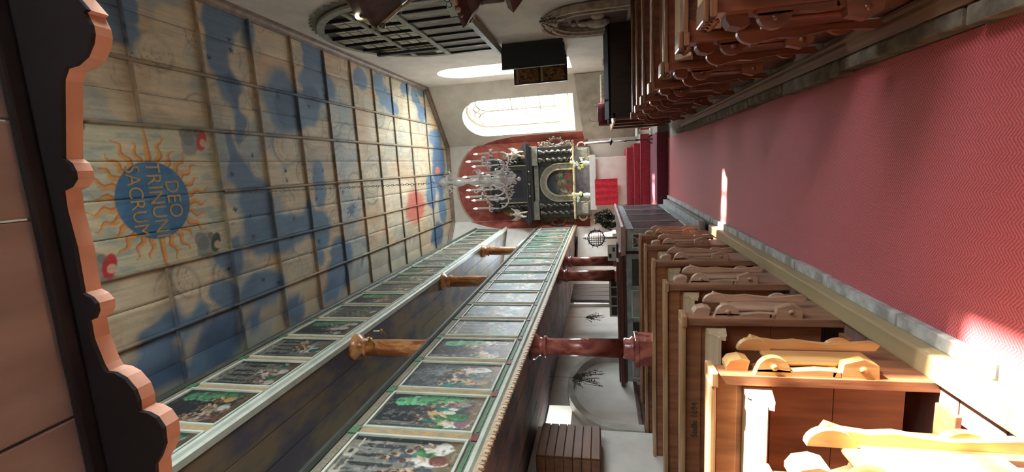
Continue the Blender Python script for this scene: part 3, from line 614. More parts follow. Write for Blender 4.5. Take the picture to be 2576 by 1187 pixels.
# marbled posts
def post(z0, z1, mt, blockh=0):
    root = thing('gallery_post', '', 'column', (0, 0, z0)); h = z1-z0; r = .112
    B().lathe([(r*.98, .0+blockh), (r*.98, h*.05+blockh), (r*1.02, h*.5), (r*.93, h-.2)], n=20).obj('shaft', mt, root)
    B().lathe([(r*.95, h-.2), (r*1.2, h-.19), (r*1.2, h-.165), (r*.97, h-.155), (r*1.05, h-.1), (r*1.45, h-.06), (r*1.5, h-.03), (r*1.5, h)], n=20).obj('capital', mt, root)
    b = B()
    if blockh: b.box(-.15, .15, -.15, .15, 0, blockh-.16, .01).box(-.16, .16, -.16, .16, blockh-.2, blockh-.15, .008); b.lathe([(.15, blockh-.15), (.15, blockh-.12), (.12, blockh-.09), (.13, blockh-.05), (.1, blockh)], n=20)
    else: b.lathe([(.14, 0), (.14, .05), (.11, .07), (.12, .1), (.1, .12)], n=20)
    b.obj('base', mt, root); return root
xp = -2.2
pp = post(.1, 2.5, MARB_R, 1.32); pp.location = (xp, 5.22, .1); pp['label'] = 'nearest red marbled post under the lower balcony, behind the left pews'; pp['group'] = 'balcony posts'
for y, lab in ((8.75, 'middle of the three red marbled posts under the lower balcony'), (10.05, 'farthest red marbled post under the lower balcony, before the white chancel wall'), (1.75, 'red marbled post under the lower balcony out beside the camera')):
    if y > 3: dup(pp, (xp, y, .1), None, lab)
q = post(3.73, 4.78, MARB_O); q.location = (xp, 5.05, 3.73); q['label'] = 'nearest ochre marbled post between the two balconies'; q['group'] = 'upper balcony posts'
for y, lab in ((8.35, 'middle ochre marbled post between the two balconies'), (11.5, 'farthest ochre marbled post between the two balconies')): dup(q, (xp, y, 3.73), None, lab)
# two wall candle arms clipped to the near upper post
for dx, dy, lab in ((.1, -.14, 'small white candle arm on the near side of the nearest ochre post'), (.1, .16, 'small white candle arm on the far side of the nearest ochre post')):
    c = thing('sconce', lab, 'sconce', (xp+dx, 5.05+dy, 4.45), 0, 'candle arms on the upper post'); B().tube([(-.06, 0, 0), (0, 0, -.02), (.05, 0, .0), (.06, 0, .03)], .008).obj('arm', BRASS, c)
    B().lathe([(.03, .03), (.034, .04), (.01, .045)], (.06, 0, 0)).obj('drip_pan', BRASS, c); B().lathe([(.011, .045), (.011, .14), (.003, .15)], (.06, 0, 0), 8).obj('candle', WAX, c)

# ================================================================== WEST GALLERY OVERHEAD: pink boards and the scalloped fascia
sf = struct(link('ceiling_gallery', None), 'dusky pink boards of the organ gallery overhead'); sf.location = (0, 0, 3.33)
for x0, x1 in ((-1.98, -1.3), (-1.3, -.74), (-.74, -.08), (-.08, .22), (.22, .9), (.9, 1.7), (1.7, 2.5)):
    B().box(x0+.004, x1-.004, -2.45, 1.11, random.uniform(0, .008), .05, .006).obj('board', SOFFIT, sf)
def fascia_profile():
    # lower outline measured along x (right to left), z heights
    return [(2.5, 2.75), (1.6, 2.78), (1.15, 2.86), (.95, 2.98), (.75, 3.05), (.56, 3.07), (.51, 3.03), (.505, 3.045), (.47, 3.03), (.445, 3.03), (.42, 3.04), (.385, 3.07), (.365, 3.11), (.36, 3.15), (.33, 3.172), (.30, 3.18), (.18, 3.21), (.10, 3.23), (.085, 3.208), (.06, 3.198), (.035, 3.2), (.012, 3.225), (0, 3.26), (-.06, 3.265), (-.18, 3.255), (-.33, 3.26), (-.345, 3.23), (-.365, 3.214), (-.39, 3.215), (-.415, 3.232), (-.425, 3.26), (-.49, 3.262), (-.58, 3.24), (-.60, 3.23), (-.603, 3.195), (-.62, 3.16), (-.66, 3.128), (-.70, 3.12), (-.735, 3.125), (-.74, 3.09), (-.755, 3.06), (-.79, 3.04), (-.85, 3.045), (-.90, 3.075), (-.93, 3.10), (-1.0, 3.11), (-1.1, 3.0), (-1.3, 2.92), (-1.6, 2.85), (-1.98, 2.8)]
fp = fascia_profile(); TH = .06; YF = 1.12
root = thing('gallery_fascia', 'scalloped wooden fascia board, back in painted shade, cut edge in painted peach light, hanging from the gallery above', 'fascia', (0, YF, 3.33))
n = len(fp)
b = B(); poly = [(2.5, 3.42)]+fp+[(-1.98, 3.42)]; b.prism(poly, 'y', YF, YF+.012); at_world(b.obj('back_board', FASC_B, root))
b = B(); b.prism(poly, 'y', YF+.013, YF+TH); at_world(b.obj('front_board', FASC_E, root))
b = B(); b.box(-1.98, 2.5, YF-.05, YF, 3.305, 3.33, .01); at_world(b.obj('batten', FASC_B, root))

# ================================================================== ALTAR
# red painting on the apse walls behind the retable
def flat_on(name, fn, outline, mt, t=.004):
    b = B(); n = len(outline); tr = tessellate_polygon([[Vector((p[0], p[1], 0)) for p in outline]])
    b.add([fn(p[0], p[1], -.0) for p in outline]+[fn(p[0], p[1], -t) for p in outline], [tuple(x) for x in tr]+[tuple(i+n for i in x) for x in tr]+[(i, (i+1) % n, (i+1) % n+n, i+n) for i in range(n)])
    return b.obj(name, mt)
rw = thing('wall_painting', 'large faded red arched wall painting behind the altarpiece', 'painting', (-.6, 15.04, 2.0))
def clipx(pts, lo, hi): return [(min(max(p[0], lo), hi), p[1]) for p in pts]
arch = [(.9, 2.0), (.9, 5.2)]+arc(-.62, 5.15, 1.52, 0, 180, 24, 1.33)+[(-2.14, 2.0)]
bpts = clipx(arch, -1.82, .75)
o = flat_on('red_field', lambda x, z, t: (x, 15.045+t, z), bpts, REDWALL); o.parent = rw; at_world(o)
border = mat('pale_painted_border', (190, 164, 132), (170, 140, 112), 6, rough=.9)
bb = B(); o1 = [p for p in arc(-.62, 5.15, 1.56, 38, 142, 20, 1.38)]; o2 = [p for p in arc(-.62, 5.15, 1.50, 38, 142, 20, 1.32)]
n = len(o1); bb.add([(p[0], 15.04, p[1]) for p in o1+o2], [(i, i+1, i+1+n, i+n) for i in range(n-1)]); o = bb.obj('border', border, rw); at_world(o)
o = flat_on('red_field', P_a, [(2.42-.35, 2.0), (2.42, 2.0), (2.42, 5.6), (2.3, 5.35), (2.17, 4.9), (2.1, 4.4), (2.07, 3.8)], REDWALL); o.parent = rw; at_world(o)
o = flat_on('red_field', P_al, [(.01, 2.0), (.32, 2.0), (.33, 4.9), (.25, 5.4), (.12, 5.8), (.01, 6.1)], REDWALL); o.parent = rw; at_world(o)
dado = thing('wall_dado', 'grey plaster band on the slanted wall under the sunlit chancel window', 'dado', (1.7, 14.2, .5))
o = flat_on('plaster_band', P_a, [(.02, .3), (2.42, .3), (2.42, 2.12), (.02, 2.30)], PLASTER_OLD, .03); o.parent = dado; at_world(o)

CXA = -.60
al = thing('altar_table', 'stone altar draped in dazzling white and pale cloth on the red steps', 'altar', (CXA, 14.2, .87))
B().box(-.72, .72, -.28, .36, 0, 1.0, .01).obj('block', mat('pale_altar_block', (246, 230, 220), (236, 214, 202), 4, rough=.8), al)
B().box(-.82, .80, -.36, .38, 1.0, 1.07, .01).obj('slab', STONE, al)
wl = B(); wl.box(-.83, .81, -.372, .36, 1.07, 1.078); wl.box(-.83, .81, -.382, -.372, .90, 1.078)
wc = wl.obj('altar_cloth', WHITE, None, (CXA, 14.2, .87)); tag(wc, 'white linen cloth over the altar top with an overhanging edge', 'tablecloth')
rc = B(); nx, nz = 24, 12; vs = []
for j in range(nz+1):
    for i in range(nx+1): vs.append((-.70+.78*i/nx, -.388-.006*math.sin(i*1.1), .93-.66*j/nz))
rc.add(vs, [(j*(nx+1)+i, j*(nx+1)+i+1, (j+1)*(nx+1)+i+1, (j+1)*(nx+1)+i) for j in range(nz) for i in range(nx)], True)
pm = rc.obj('parament', REDCLOTH, None, (CXA, 14.2, .87)); tag(pm, 'red cloth hanging down the front of the altar, streaked with sunlight', 'altar cloth')
for k in range(3):
    pass
def twist(x, y, z0, z1, r, mt, parent, nm='twisted_column'):
    b = B(); n = 60; path = []; rad = []
    for i in range(n+1):
        t = i/n; a = t*2*PI*5; path.append((x+math.cos(a)*r*.35, y+math.sin(a)*r*.35, z0+.07+(z1-z0-.14)*t)); rad.append(r*.72*(1+.06*math.cos(a*2)))
    b.tube(path, rad, 10); b.lathe([(r*1.3, z0), (r*1.3, z0+.03), (r, z0+.05), (r*.9, z0+.08)], (x, y, 0), 12); b.lathe([(r*.8, z1-.12), (r*1.0, z1-.08), (r*1.5, z1-.03), (r*1.5, z1)], (x, y, 0), 12)
    return b.obj(nm, mt, parent)
TW = mat('polished_black_twist', (84, 78, 68), (44, 42, 40), 8, rough=.18, coat=.6, bump=.05)
rt = thing('altarpiece', 'tall black and grey baroque altarpiece with twisted columns and a round-arched painting', 'altarpiece', (CXA, 14.72, 1.95))
def R_(b, nm, mt): return b.obj(nm, mt, rt)
R_(B().box(-1.12, 1.12, -.02, .30, 0.0, .50, .01), 'predella', ALTAR_GR)
R_(B().box(-.48, .48, -.035, -.02, .06, .44, .01), 'predella_panel', mat('dim_predella_painting', (96, 88, 96), (64, 60, 66), 8, rough=.5))
for sx in (-1, 1): R_(B().box(sx*.86-.2, sx*.86+.2, -.09, .1, .0, .48, .01).box(sx*.86-.16, sx*.86+.16, -.1, -.085, .08, .38, .006), 'pedestal', ALTAR_GR)
R_(B().box(-1.2, 1.2, -.12, .3, .48, .545, .012), 'predella_cornice', ALTAR_GD)
R_(B().box(-1.12, 1.12, .08, .3, .54, 1.66), 'back_panel', ALTAR_BK)
for x in (-.98, -.74, .74, .98): twist(x, -.0, .545, 1.64, .075, TW, rt)
for q in (-1.14, .56): R_(B().box(q, q+.58, .04, .09, .56, 1.64, .005), 'side_panel', ALTAR_BK)
# arched picture in the middle
def arch_ring(w0, w1, zb, zs, y0, y1):
    o1 = [(w1, zb)]+arc(0, zs, w1, 0, 180, 20)+[(-w1, zb)]; o2 = [(w0, zb)]+arc(0, zs, w0, 0, 180, 20)+[(-w0, zb)]
    n = len(o1); b = B(); vs = [(p[0], y, p[1]) for y in (y0, y1) for p in o1+o2]; fs = []
    for i in range(n-1): fs += [(i, i+1, i+1+n, i+n), (i+2*n, i+1+2*n, i+1+3*n, i+3*n), (i, i+1, i+1+2*n, i+2*n), (i+n, i+1+n, i+1+3*n, i+3*n)]
    return b.add(vs, fs)
R_(arch_ring(.44, .60, .56, 1.0, -.03, .08), 'arched_frame', ALTAR_GR); R_(arch_ring(.40, .45, .56, 1.0, -.05, .06), 'inner_gilt_edge', ALTAR_GD); R_(arch_ring(.59, .62, .56, 1.0, -.045, .06), 'outer_gilt_edge', ALTAR_GD)
hh, ww = np.mgrid[0:1:60j, -1:1:44j]; zt = 1.0+np.sqrt(np.clip(.42**2-(ww*.42)**2, 0, 1)); Zp = .56+hh*(zt-.56)
C = paint_scene(60, 44, 77, 0, .8); yy = hh; C = mixc(C, (38, 56, 66), sstep(yy, .5, .85)*.95); C = mixc(C, (150, 60, 60), ((np.hypot((ww-.45)/.3, (hh-.22)/.12) < 1)*.8)); C = mixc(C, (150, 70, 66), ((np.hypot((ww+.4)/.3, (hh-.2)/.14) < 1)*.7)); C = mixc(C, (120, 110, 84), ((np.hypot((ww-.0)/.35, (hh-.42)/.16) < 1)*.4))
o = colgrid('supper_painting', np.stack([ww*.42, np.full_like(ww, .05), Zp], -1), C*.85, PICT, rt)
# pierced carved wings
def carved_wing(sx, z0, z1, mt, nm='carved_wing'):
    b = B(); rs = np.random.RandomState(3); cz = (z0+z1)/2; x0 = 1.16
    b.tube([(sx*(x0+.15+.11*math.cos(a)), 0, cz+.22*math.sin(a)) for a in np.linspace(0, 2*PI, 25)], .018, 6)
    b.tube([(sx*(x0+.15+.08*math.cos(a)), 0, cz+.18*math.sin(a)) for a in np.linspace(0, 2*PI, 25)], .010, 6)
    for s in (-1, 1):
        for k in range(4):
            c = (x0+.06+.07*(k % 2), cz+s*(.30+.085*k)); r = .075-.012*k
            b.tube([(sx*(c[0]+r*(1-t*.8)*math.cos(t*9+k)), -.01*t, c[1]+s*r*(1-t*.8)*math.sin(t*9+k)) for t in np.linspace(0, 1, 18)], [.020-.012*t for t in np.linspace(0, 1, 18)], 6)
    for k in range(16):
        a = rs.uniform(0, 2*PI); b.ball((sx*(x0+.15+.15*math.cos(a)), -.01, cz+.27*math.sin(a)), .025, 5, (1, .6, 1))
    for k in range(12): b.ball((sx*(x0+rs.uniform(0, .12)), 0, z0+rs.uniform(0, z1-z0)), .028, 5, (1, .6, 1.4))
    b.tube([(sx*x0, 0, z0), (sx*x0, 0, z1)], .016, 6)
    return b.obj(nm, mt, rt)
w1 = carved_wing(1, .50, 1.66, CARV); w1.location.y = .12
w2 = carved_wing(-1, .50, 1.66, CARV_BR, 'carved_wing'); w2.location.y = .12; w2['label'] = 'browner left wing of pierced carving'
for sx in (-1, 1):
    R_(arch_ring(.10, .14, .0, .0, -.02, .05), 'scroll_bracket', STATUE).matrix_local = Matrix.Translation((sx*1.12, -.05, .26))@Matrix.Rotation(PI/2*sx, 4, 'Y')
# entablature
R_(B().box(-1.14, 1.14, -.04, .3, 1.66, 1.80, .006), 'architrave', ALTAR_GR)
for q in (-1.18, .58): R_(B().box(q, q+.6, -.13, .3, 1.66, 1.84, .006), 'entablature_block', ALTAR_GR)
R_(B().box(-1.2, 1.2, -.10, .3, 1.84, 1.93, .01).box(-1.27, 1.27, -.2, .3, 1.93, 1.985, .012).box(-1.34, 1.34, -.25, .3, 1.985, 2.03, .012), 'main_cornice', ALTAR_BK)
for x in (-.4, 0, .4): R_(B().ball((x, -.21, 1.95), .03, 6), 'cherub_boss', ALTAR_GD)
# upper storey
R_(B().box(-.82, .82, .06, .3, 2.03, 3.15), 'upper_back', ALTAR_BK)
b = B(); b.box(-.58, .58, 0, .08, 2.06, 2.2, .01).box(-.58, .58, 0, .08, 2.98, 3.12, .01).box(-.58, -.45, 0, .08, 2.2, 2.98, .01).box(.45, .58, 0, .08, 2.2, 2.98, .01); R_(b, 'upper_frame', ALTAR_BK)
R_(B().box(-.45, .45, .03, .07, 2.2, 2.98), 'upper_painting', mat('very_dark_painting', (34, 32, 42), (52, 44, 52), 4, rough=.35, bump=0))
R_(B().box(-.62, -.585, -.02, .06, 2.04, 3.12, .004).box(.585, .62, -.02, .06, 2.04, 3.12, .004), 'gilt_fillet', ALTAR_GD)
for x in (-.72, .72): twist(x, .02, 2.06, 2.95, .05, TW, rt, 'small_twisted_column')
R_(B().box(-.88, .88, -.04, .3, 3.0, 3.18, .02).box(-.95, .95, -.1, .3, 3.18, 3.24, .01), 'upper_cornice', ALTAR_BK)
for sx in (-1, 1):
    R_(B().prism([(sx*.7, 2.03), (sx*1.3, 2.03), (sx*1.26, 2.10), (sx*1.05, 2.24), (sx*.8, 2.32), (sx*.78, 2.27), (sx*.98, 2.18), (sx*1.12, 2.08)], 'y', -.18, .1), 'broken_pediment', ALTAR_BK)
    R_(B().prism([(sx*.84, 2.05), (sx*1.1, 2.05), (sx*1.04, 2.3), (sx*.98, 2.5), (sx*1.08, 2.7), (sx*.95, 2.9), (sx*.84, 3.0)], 'y', .12, .18), 'upper_carved_wing', CARV_BR)
R_(B().lathe([(.5, 3.24), (.42, 3.3), (.3, 3.42), (.16, 3.5), (.12, 3.62), (.02, 3.75)], (0, .12, 0), 18), 'crowning_ornament', CARV_BR)
# seated carved angels on the pediment (skin-grown single bodies)
def figure(name, label, loc, sx, sc=1.0, mt=STATUE, cat='statue'):
    root = thing(name, label, cat, loc, 0, 'angels on the altarpiece')
    J = {0: (0, 0, .09), 1: (0, 0, .2), 2: (0, 0, .3), 3: (0, -.01, .35), 4: (.0, -.01, .42),
         5: (.07, 0, .3), 6: (.12, -.05, .22), 7: (.08, -.12, .24), 8: (-.07, 0, .3), 9: (-.15, -.02, .34), 10: (-.2, -.04, .43),
         11: (.05, -.08, .09), 12: (.06, -.14, .02), 13: (.06, -.13, -.1), 14: (-.05, -.08, .08), 15: (-.07, -.13, -.0), 16: (-.09, -.1, -.13)}
    Rr = {0: .065, 1: .055, 2: .06, 3: .025, 4: .045, 5: .03, 6: .022, 7: .016, 8: .03, 9: .022, 10: .016, 11: .042, 12: .035, 13: .02, 14: .042, 15: .035, 16: .02}
    E_ = [(0, 1), (1, 2), (2, 3), (3, 4), (2, 5), (5, 6), (6, 7), (2, 8), (8, 9), (9, 10), (0, 11), (11, 12), (12, 13), (0, 14), (14, 15), (15, 16)]
    me = bpy.data.meshes.new('body'); me.from_pydata([(J[i][0]*sx*sc, J[i][1]*sc, J[i][2]*sc) for i in range(17)], E_, []); me.materials.append(mt)
    o = link('body', me, root); md = o.modifiers.new('s', 'SKIN'); md.use_smooth_shade = True; sk = me.skin_vertices[0].data
    for i in range(17): sk[i].radius = (Rr[i]*sc, Rr[i]*sc)
    sk[0].use_root = True; o.modifiers.new('d', 'SUBSURF').levels = 1
    b = B(); b.ball((0, .005*sc, .455*sc), .052*sc, 8, (1, 1, .9)); b.obj('hair', mat('gilt_hair', (150, 120, 80)), root)
    b = B(); b.prism([(.03*sx*sc, .2*sc), (.2*sx*sc, .46*sc), (.22*sx*sc, .3*sc), (.14*sx*sc, .12*sc)], 'y', .05*sc, .07*sc).prism([(-.03*sx*sc, .2*sc), (-.16*sx*sc, .4*sc), (-.17*sx*sc, .26*sc), (-.1*sx*sc, .14*sc)], 'y', .05*sc, .07*sc); b.obj('wings', mt, root)
    return root
figure('carved_angel', 'pale carved angel seated on the right end of the altarpiece cornice', (CXA+.98, 14.60, 4.12), 1, 1.0)
figure('carved_angel', 'pale carved angel seated on the left end of the altarpiece cornice', (CXA-.98, 14.60, 4.12), -1, 1.0)
# vases of flowers on the altar
def flowers(x, lab, seed):
    t = thing('flower_vase', lab, 'vase', (x, 14.02, 1.948), 0, 'flower vases on the altar'); B().lathe([(.05, 0), (.06, .02), (.085, .09), (.07, .16), (.05, .19), (.065, .21)], n=14).obj('vase', WHT, t)
    rs = np.random.RandomState(seed); st = B()
    for k in range(18):
        a = rs.uniform(0, 2*PI); r = rs.uniform(.02, .17); h = rs.uniform(.3, .62)-r*.6; p = (r*math.cos(a), r*math.sin(a)*.7, h)
        st.tube([(0, 0, .18), (p[0]*.4, p[1]*.4, (h+.18)/2), p], .004, 4)
        c = B(); mt = YEL if k % 3 == 0 else WHT
        for q in range(6):
            aa = q*PI/3; c.ball((p[0]+.026*math.cos(aa), p[1]-.01, p[2]+.026*math.sin(aa)), .02, 5, (1, .6, 1))
        c.ball((p[0], p[1]-.02, p[2]), .016, 5); c.obj('blossom', mt, t)
    st.obj('stems', LEAF, t)
flowers(-.03, 'right vase of yellow and white flowers on the altar', 1); flowers(-1.0, 'left vase of yellow and white flowers on the altar', 2)
def altar_candle(x, y, z, h, lab, stand=False):
    t = thing('candlestick', lab, 'candlestick', (x, y, z))
    if stand:
        for k in range(3):
            a = k*2.09+.5; B().tube([(0, 0, .16), (.08*math.cos(a), .08*math.sin(a), .1), (.13*math.cos(a), .13*math.sin(a), 0)], .010, 6).obj('foot', BLACK, t)
        B().lathe([(.018, .12), (.012, .3), (.026, .42), (.012, .46), (.012, .66), (.03, .70), (.012, .74), (.014, h*.6)], n=12).obj('stem', BLACK, t)
        B().lathe([(.012, h*.58), (.09, h*.6), (.092, h*.615), (.03, h*.62)], n=16).obj('drip_pan', BLACK, t); B().lathe([(.032, h*.6), (.032, h*.98), (.004, h)], n=12).obj('candle', WAX, t)
    else:
        B().lathe([(.05, 0), (.04, .02), (.012, .05), (.014, .14), (.03, .16)], n=12).obj('stem', BRASS, t); B().lathe([(.014, .15), (.014, h), (.003, h+.01)], n=10).obj('candle', WAX, t)
altar_candle(.50, 12.5, .262, 1.78, 'tall black iron candlestick with a fat white candle right of the altar', True)
altar_candle(.14, 14.1, 1.948, .3, 'small brass candlestick at the right end of the altar'); altar_candle(-1.2, 14.1, 1.948, .3, 'small brass candlestick at the left end of the altar')
fb = thing('flower_stand', 'low white stand in the sun at the foot of the tall candlestick', 'stand', (.72, 12.9, .262)); B().box(-.09, .09, -.09, .09, 0, .05, .008).obj('base', WHT, fb); B().box(-.05, .05, -.05, .05, .05, .36, .006).obj('shaft', WHT, fb); B().box(-.11, .11, -.11, .11, .36, .40, .008).obj('top', WHT, fb)
# crucifix on altar wall / metal hook rack and lamp left

# ================================================================== PEWS
PROF = [(0, 0), (.40, 0), (.40, .50), (.385, .56), (.34, .60), (.25, .63), (.17, .69), (.125, .78), (.11, .88), (.11, .965), (0, .965)]
def pew(name, label, loc, d, Lp, end_m, back_m, top_m, board_m, flap_m, group, capital=False, bz=0):
    """d = direction away from the aisle (+1 / -1) ; local y east, z up"""
    t = thing(name, label, 'pew', loc, 0, group)
    def X(a, c): return (min(a*d, c*d), max(a*d, c*d))
    e = B().prism(PROF, 'x', *X(0, .045)).obj('end_panel', end_m, t)
    B().box(*X(.0, .05), -.012, .0, 0, .965, .003).obj('end_post', end_m, t)
    B().box(*X(-.02, .06), -.03, .125, .955, .99, .008).obj('end_cap', top_m, t)
    for z0, z1 in ((.12, .42), (.423, .70), (.703, .96)): B().box(*X(.045, Lp), .018, .042, z0, z1, .002).obj('back_board', back_m, t)
    B().box(*X(.03, Lp), -.018, .078, .96, .997, .012).obj('top_rail', top_m, t)
    B().box(*X(.05, Lp), .005, .018, .86, .955, .003).obj('upper_fillet', back_m, t)
    # sloping book board behind the backrest with an ogee end
    b = B(); b.prism([(.016, .83+bz), (-.15, .785+bz*.6), (-.155, .77+bz*.6), (-.15, .765+bz*.6), (.016, .81+bz)], 'x', *X(.08, Lp)); b.obj('book_board', board_m, t)
    og = [(.016, .83), (-.03, .83), (-.055, .82), (-.075, .795), (-.105, .785), (-.125, .765), (-.15, .775), (-.165, .745), (-.13, .73), (-.08, .72), (.016, .70)]
    B().prism([(p[0], p[1]+bz*.8) for p in og], 'x', *X(.07, .095)).obj('book_board_bracket', board_m, t)
    B().prism([(.016, .70), (-.10, .70), (.016, .60)], 'x', *X(.62, .64)).obj('shelf_wedge', back_m, t)
    B().box(*X(.045, Lp), .05, .37, .37, .40, .008).obj('seat', back_m, t); B().box(*X(.045, Lp), .33, .355, .06, .37).obj('seat_front', back_m, t)
    B().box(*X(.05, Lp), -.22, -.10, .05, .075, .004).obj('foot_board', back_m, t)
    if capital:
        c = B(); c.box(*X(-.035, .07), -.02, .14, .99, 1.02, .008)
        for q in range(3): c.tube([(-.03*d, .0+.05*q, 1.0), (-.045*d, .0+.05*q, .97), (-.03*d, .005+.05*q, .945)], .012, 6)
        c.obj('carved_capital', top_m, t)
    # folded-up aisle seat: two bearers with round hinge discs and a flap between
    f = link('folding_seat', B().box(*X(-.05, -.028), .055, .205, .22, .70, .01).mesh('flap', flap_m), t)
    wav = [(-.0, .43), (-.032, .42), (-.036, .50), (-.026, .60), (-.034, .70), (-.03, .77), (0, .78)]
    B().prism([(p[0]*d, p[1]) for p in wav], 'y', .0, .045).obj('bearer', flap_m, f)
    w2 = [(-.05, .15), (-.082, .13), (-.095, .16), (-.083, .28), (-.078, .36), (-.088, .46), (-.098, .52), (-.09, .60), (-.10, .68), (-.12, .735), (-.095, .75), (-.055, .71), (-.05, .6)]
    B().prism([(p[0]*d, p[1]) for p in w2], 'y', .215, .25).obj('bearer', flap_m, f)
    B().prism([(p[0]*d, p[1]) for p in [(0, .80), (-.05, .79), (-.062, .83), (-.05, .88), (-.02, .90), (0, .90)]], 'y', .05, .14).obj('stop_block', flap_m, f)
    def disc(z, y0, y1, r, x0=0, flat=1.0):
        pts = [((x0-r*flat*math.sin(a))*d, z+r*math.cos(a)) for a in np.linspace(0, PI, 13)]
        o = B().prism(pts, 'y', y0, y1).obj('hinge_disc', flap_m, f); return o
    disc(.695, .0, .04, .075, -.02); disc(.73, .19, .225, .08, -.05, .8); disc(.30, .24, .27, .075, -.04, .8)
    B().prism([(p[0]*d, p[1]) for p in [(0, .24), (-.065, .245), (-.095, .31), (-.07, .39), (0, .40)]], 'y', .0, .05).obj('catch_block', flap_m, f)
    for z, y0 in ((.695, -.004), (.31, -.004)): B().lathe([(.016, y0-.004), (.016, .01)], (-.045*d, 0, z), 12, 'y').obj('peg', flap_m, f)
    B().box(*X(-.03, 0), .0, .22, .40, .44, .004).obj('ledger', flap_m, f)
    return t
ORD = ['nearest', 'second', 'third', 'fourth', 'fifth', 'sixth', 'seventh', 'eighth', 'farthest']
L_y = [1.44, 2.28, 3.12, 3.98, 4.9, 5.80, 6.62]
llab = ['pine pew beside the camera on the left, its folding aisle seat blazing in the sun', 'left pine pew with sunlit top rail, next in front of the blazing one', 'left pine pew with a faded date on its back, third counted from the camera',
        'fourth left pine pew from the camera, greyer folded aisle seat', 'fifth left pine pew from the camera, two pews short of the grey painted stall', 'sixth left pine pew from the camera, just behind the front one', 'front left pine pew against the grey painted stall']
for k, y in enumerate(L_y):
    fm = FLAP if k < 2 else FLAP_FAR
    pw = pew('pew', llab[k], (-1.085, y, .10), -1, 2.58, PINE_END if k > 1 else PINE, PINE, PINE_TOP, BOOKBOARD, fm, 'left pews')
    if k == 2: text('Stelle 1694', .06, INK, pw, (-.75, .002, .90), (PI/2, 0, 0), ext=.0005)
    if k == 1:
        hkk = B(); hkk.tube([(-.42, .015, .52), (-.42, -.03, .525), (-.42, -.05, .50), (-.42, -.045, .47)], .006, 6).tube([(-.46, .014, .60), (-.46, -.004, .53), (-.43, -.006, .52), (-.40, -.006, .535)], .005, 6).ball((-.42, .01, .525), .016, 6); hkk.obj('coat_hook', BLACK, pw)
    if k == 3: B().ball((-.30, .0, .5), .001)
R_y = [2.46, 3.16, 4.05, 5.02, 5.98, 6.95, 7.9]
rlab = ['nearest right pew of glossy red-brown wood with a carved post head', 'second right pew from the camera, varnished, pale book board with black lettering', 'third right pew from the camera, varnished red-brown with folded aisle seat', 'fourth right pew from the camera, varnished red-brown', 'fifth right pew from the camera, dark varnished', 'sixth right pew from the camera, dark varnished', 'farthest right pew, in front of the dark chancel stall']
for k, y in enumerate(R_y):
    pw = pew('pew', rlab[k], (.67 if k == 0 else .705, y, .085), 1, 1.78, VARN, VARN, VARN_TOP, BOOKBOARD if k < 3 else VARN_TOP, VARN, 'right pews', True, .08)
    if k == 1: text('Als Mann Schuster', .05, INK, pw, (.13, .002, .934), (PI/2, 0, 0), ext=.0005, align='LEFT')
b = B(); b.ball((0, 0, 0), .045, 12, (1, 1, .9)); tag(b.obj('rubber_ball', BLUE, None, (-1.32, 2.05, .145)), 'bright blue ball on the pew floor in the nearest gap', 'ball')
b = B(); b.ball((0, 0, 0), .035, 12); tag(b.obj('rubber_ball', BLUE, None, (-1.28, 3.75, .135)), 'small blue ball farther along between the left pews', 'ball')

# ================================================================== LEFT PAINTED STALL
def panelled(root, d0, n, axis, a0, a1, fixed, z0, z1, frame_m, panel_m, w=.05, dep=.02, side=1, rail=.08):
    """frame with n recessed panels on a face; axis 'x' or 'y' is the running direction"""
    def bx(b, u0, u1, t0, t1, za, zb, bv=.003):
        lo, hi = sorted((fixed+side*t0, fixed+side*t1))
        return b.box(u0, u1, lo, hi, za, zb, bv) if axis == 'x' else b.box(lo, hi, u0, u1, za, zb, bv)
    bx(B(), a0, a1, 0, dep, z1-rail, z1).obj('top_board', frame_m, root); bx(B(), a0, a1, 0, dep, z0, z0+rail).obj('bottom_board', frame_m, root)
    s = (a1-a0-w)/n
    for i in range(n+1): bx(B(), a0+i*s, a0+i*s+w, 0, dep, z0+rail, z1-rail).obj('upright', frame_m, root)
    for i in range(n):
        u0, u1 = a0+i*s+w, a0+(i+1)*s; bx(B(), u0+.002, u1-.002, -.01, .006, z0+rail+.002, z1-rail-.002).obj('panel', panel_m[i % len(panel_m)], root)
        m_ = B(); q = .018
        bx(m_, u0, u1, .0, dep*.7, z1-rail-q, z1-rail, .002); bx(m_, u0, u1, .0, dep*.7, z0+rail, z0+rail+q, .002); bx(m_, u0, u0+q, .0, dep*.7, z0+rail+q, z1-rail-q, .002); bx(m_, u1-q, u1, .0, dep*.7, z0+rail+q, z1-rail-q, .002)
        m_.obj('panel_moulding', frame_m if i % 2 else RAIL_LT, root)
PD2 = mat('stall_figure_painting', (32, 38, 48), (120, 84, 86), 3.5, (1, 1, .6), rough=.4, bump=.03, dist=1.5, lo=.5, hi=.7)
st = thing('choir_stall', 'grey-blue painted stall with dark figure panels facing the aisle, in front of the left pews', 'stall', (-1.06, 7.12, .1))
B().box(-.35, -.02, .03, 3.85, 0, 1.16, .004).obj('body', STALL_G, st)
B().box(-.42, .10, -.04, 3.95, 0, .10, .01).obj('plinth', STALL_G, st)
B().prism([(-.4, 1.16), (.03, 1.16), (.05, 1.19), (.04, 1.225), (-.42, 1.235)], 'y', -.03, 3.95).obj('desk_top', mat('mauve_desk_top', (168, 142, 136), (140, 116, 112), 6, rough=.45), st)
panelled(st, 0, 4, 'y', .03, 3.85, -.02, .10, 1.16, STALL_G, [PD2, STALL_P], side=1, rail=.11)
panelled(st, 0, 1, 'x', -.34, -.03, .03, .10, 1.14, STALL_G, [mat('guilloche_strip', (96, 104, 100), (54, 60, 60), 12, (1, 1, 1), rough=.5)], side=-1, w=.04)
g = B()
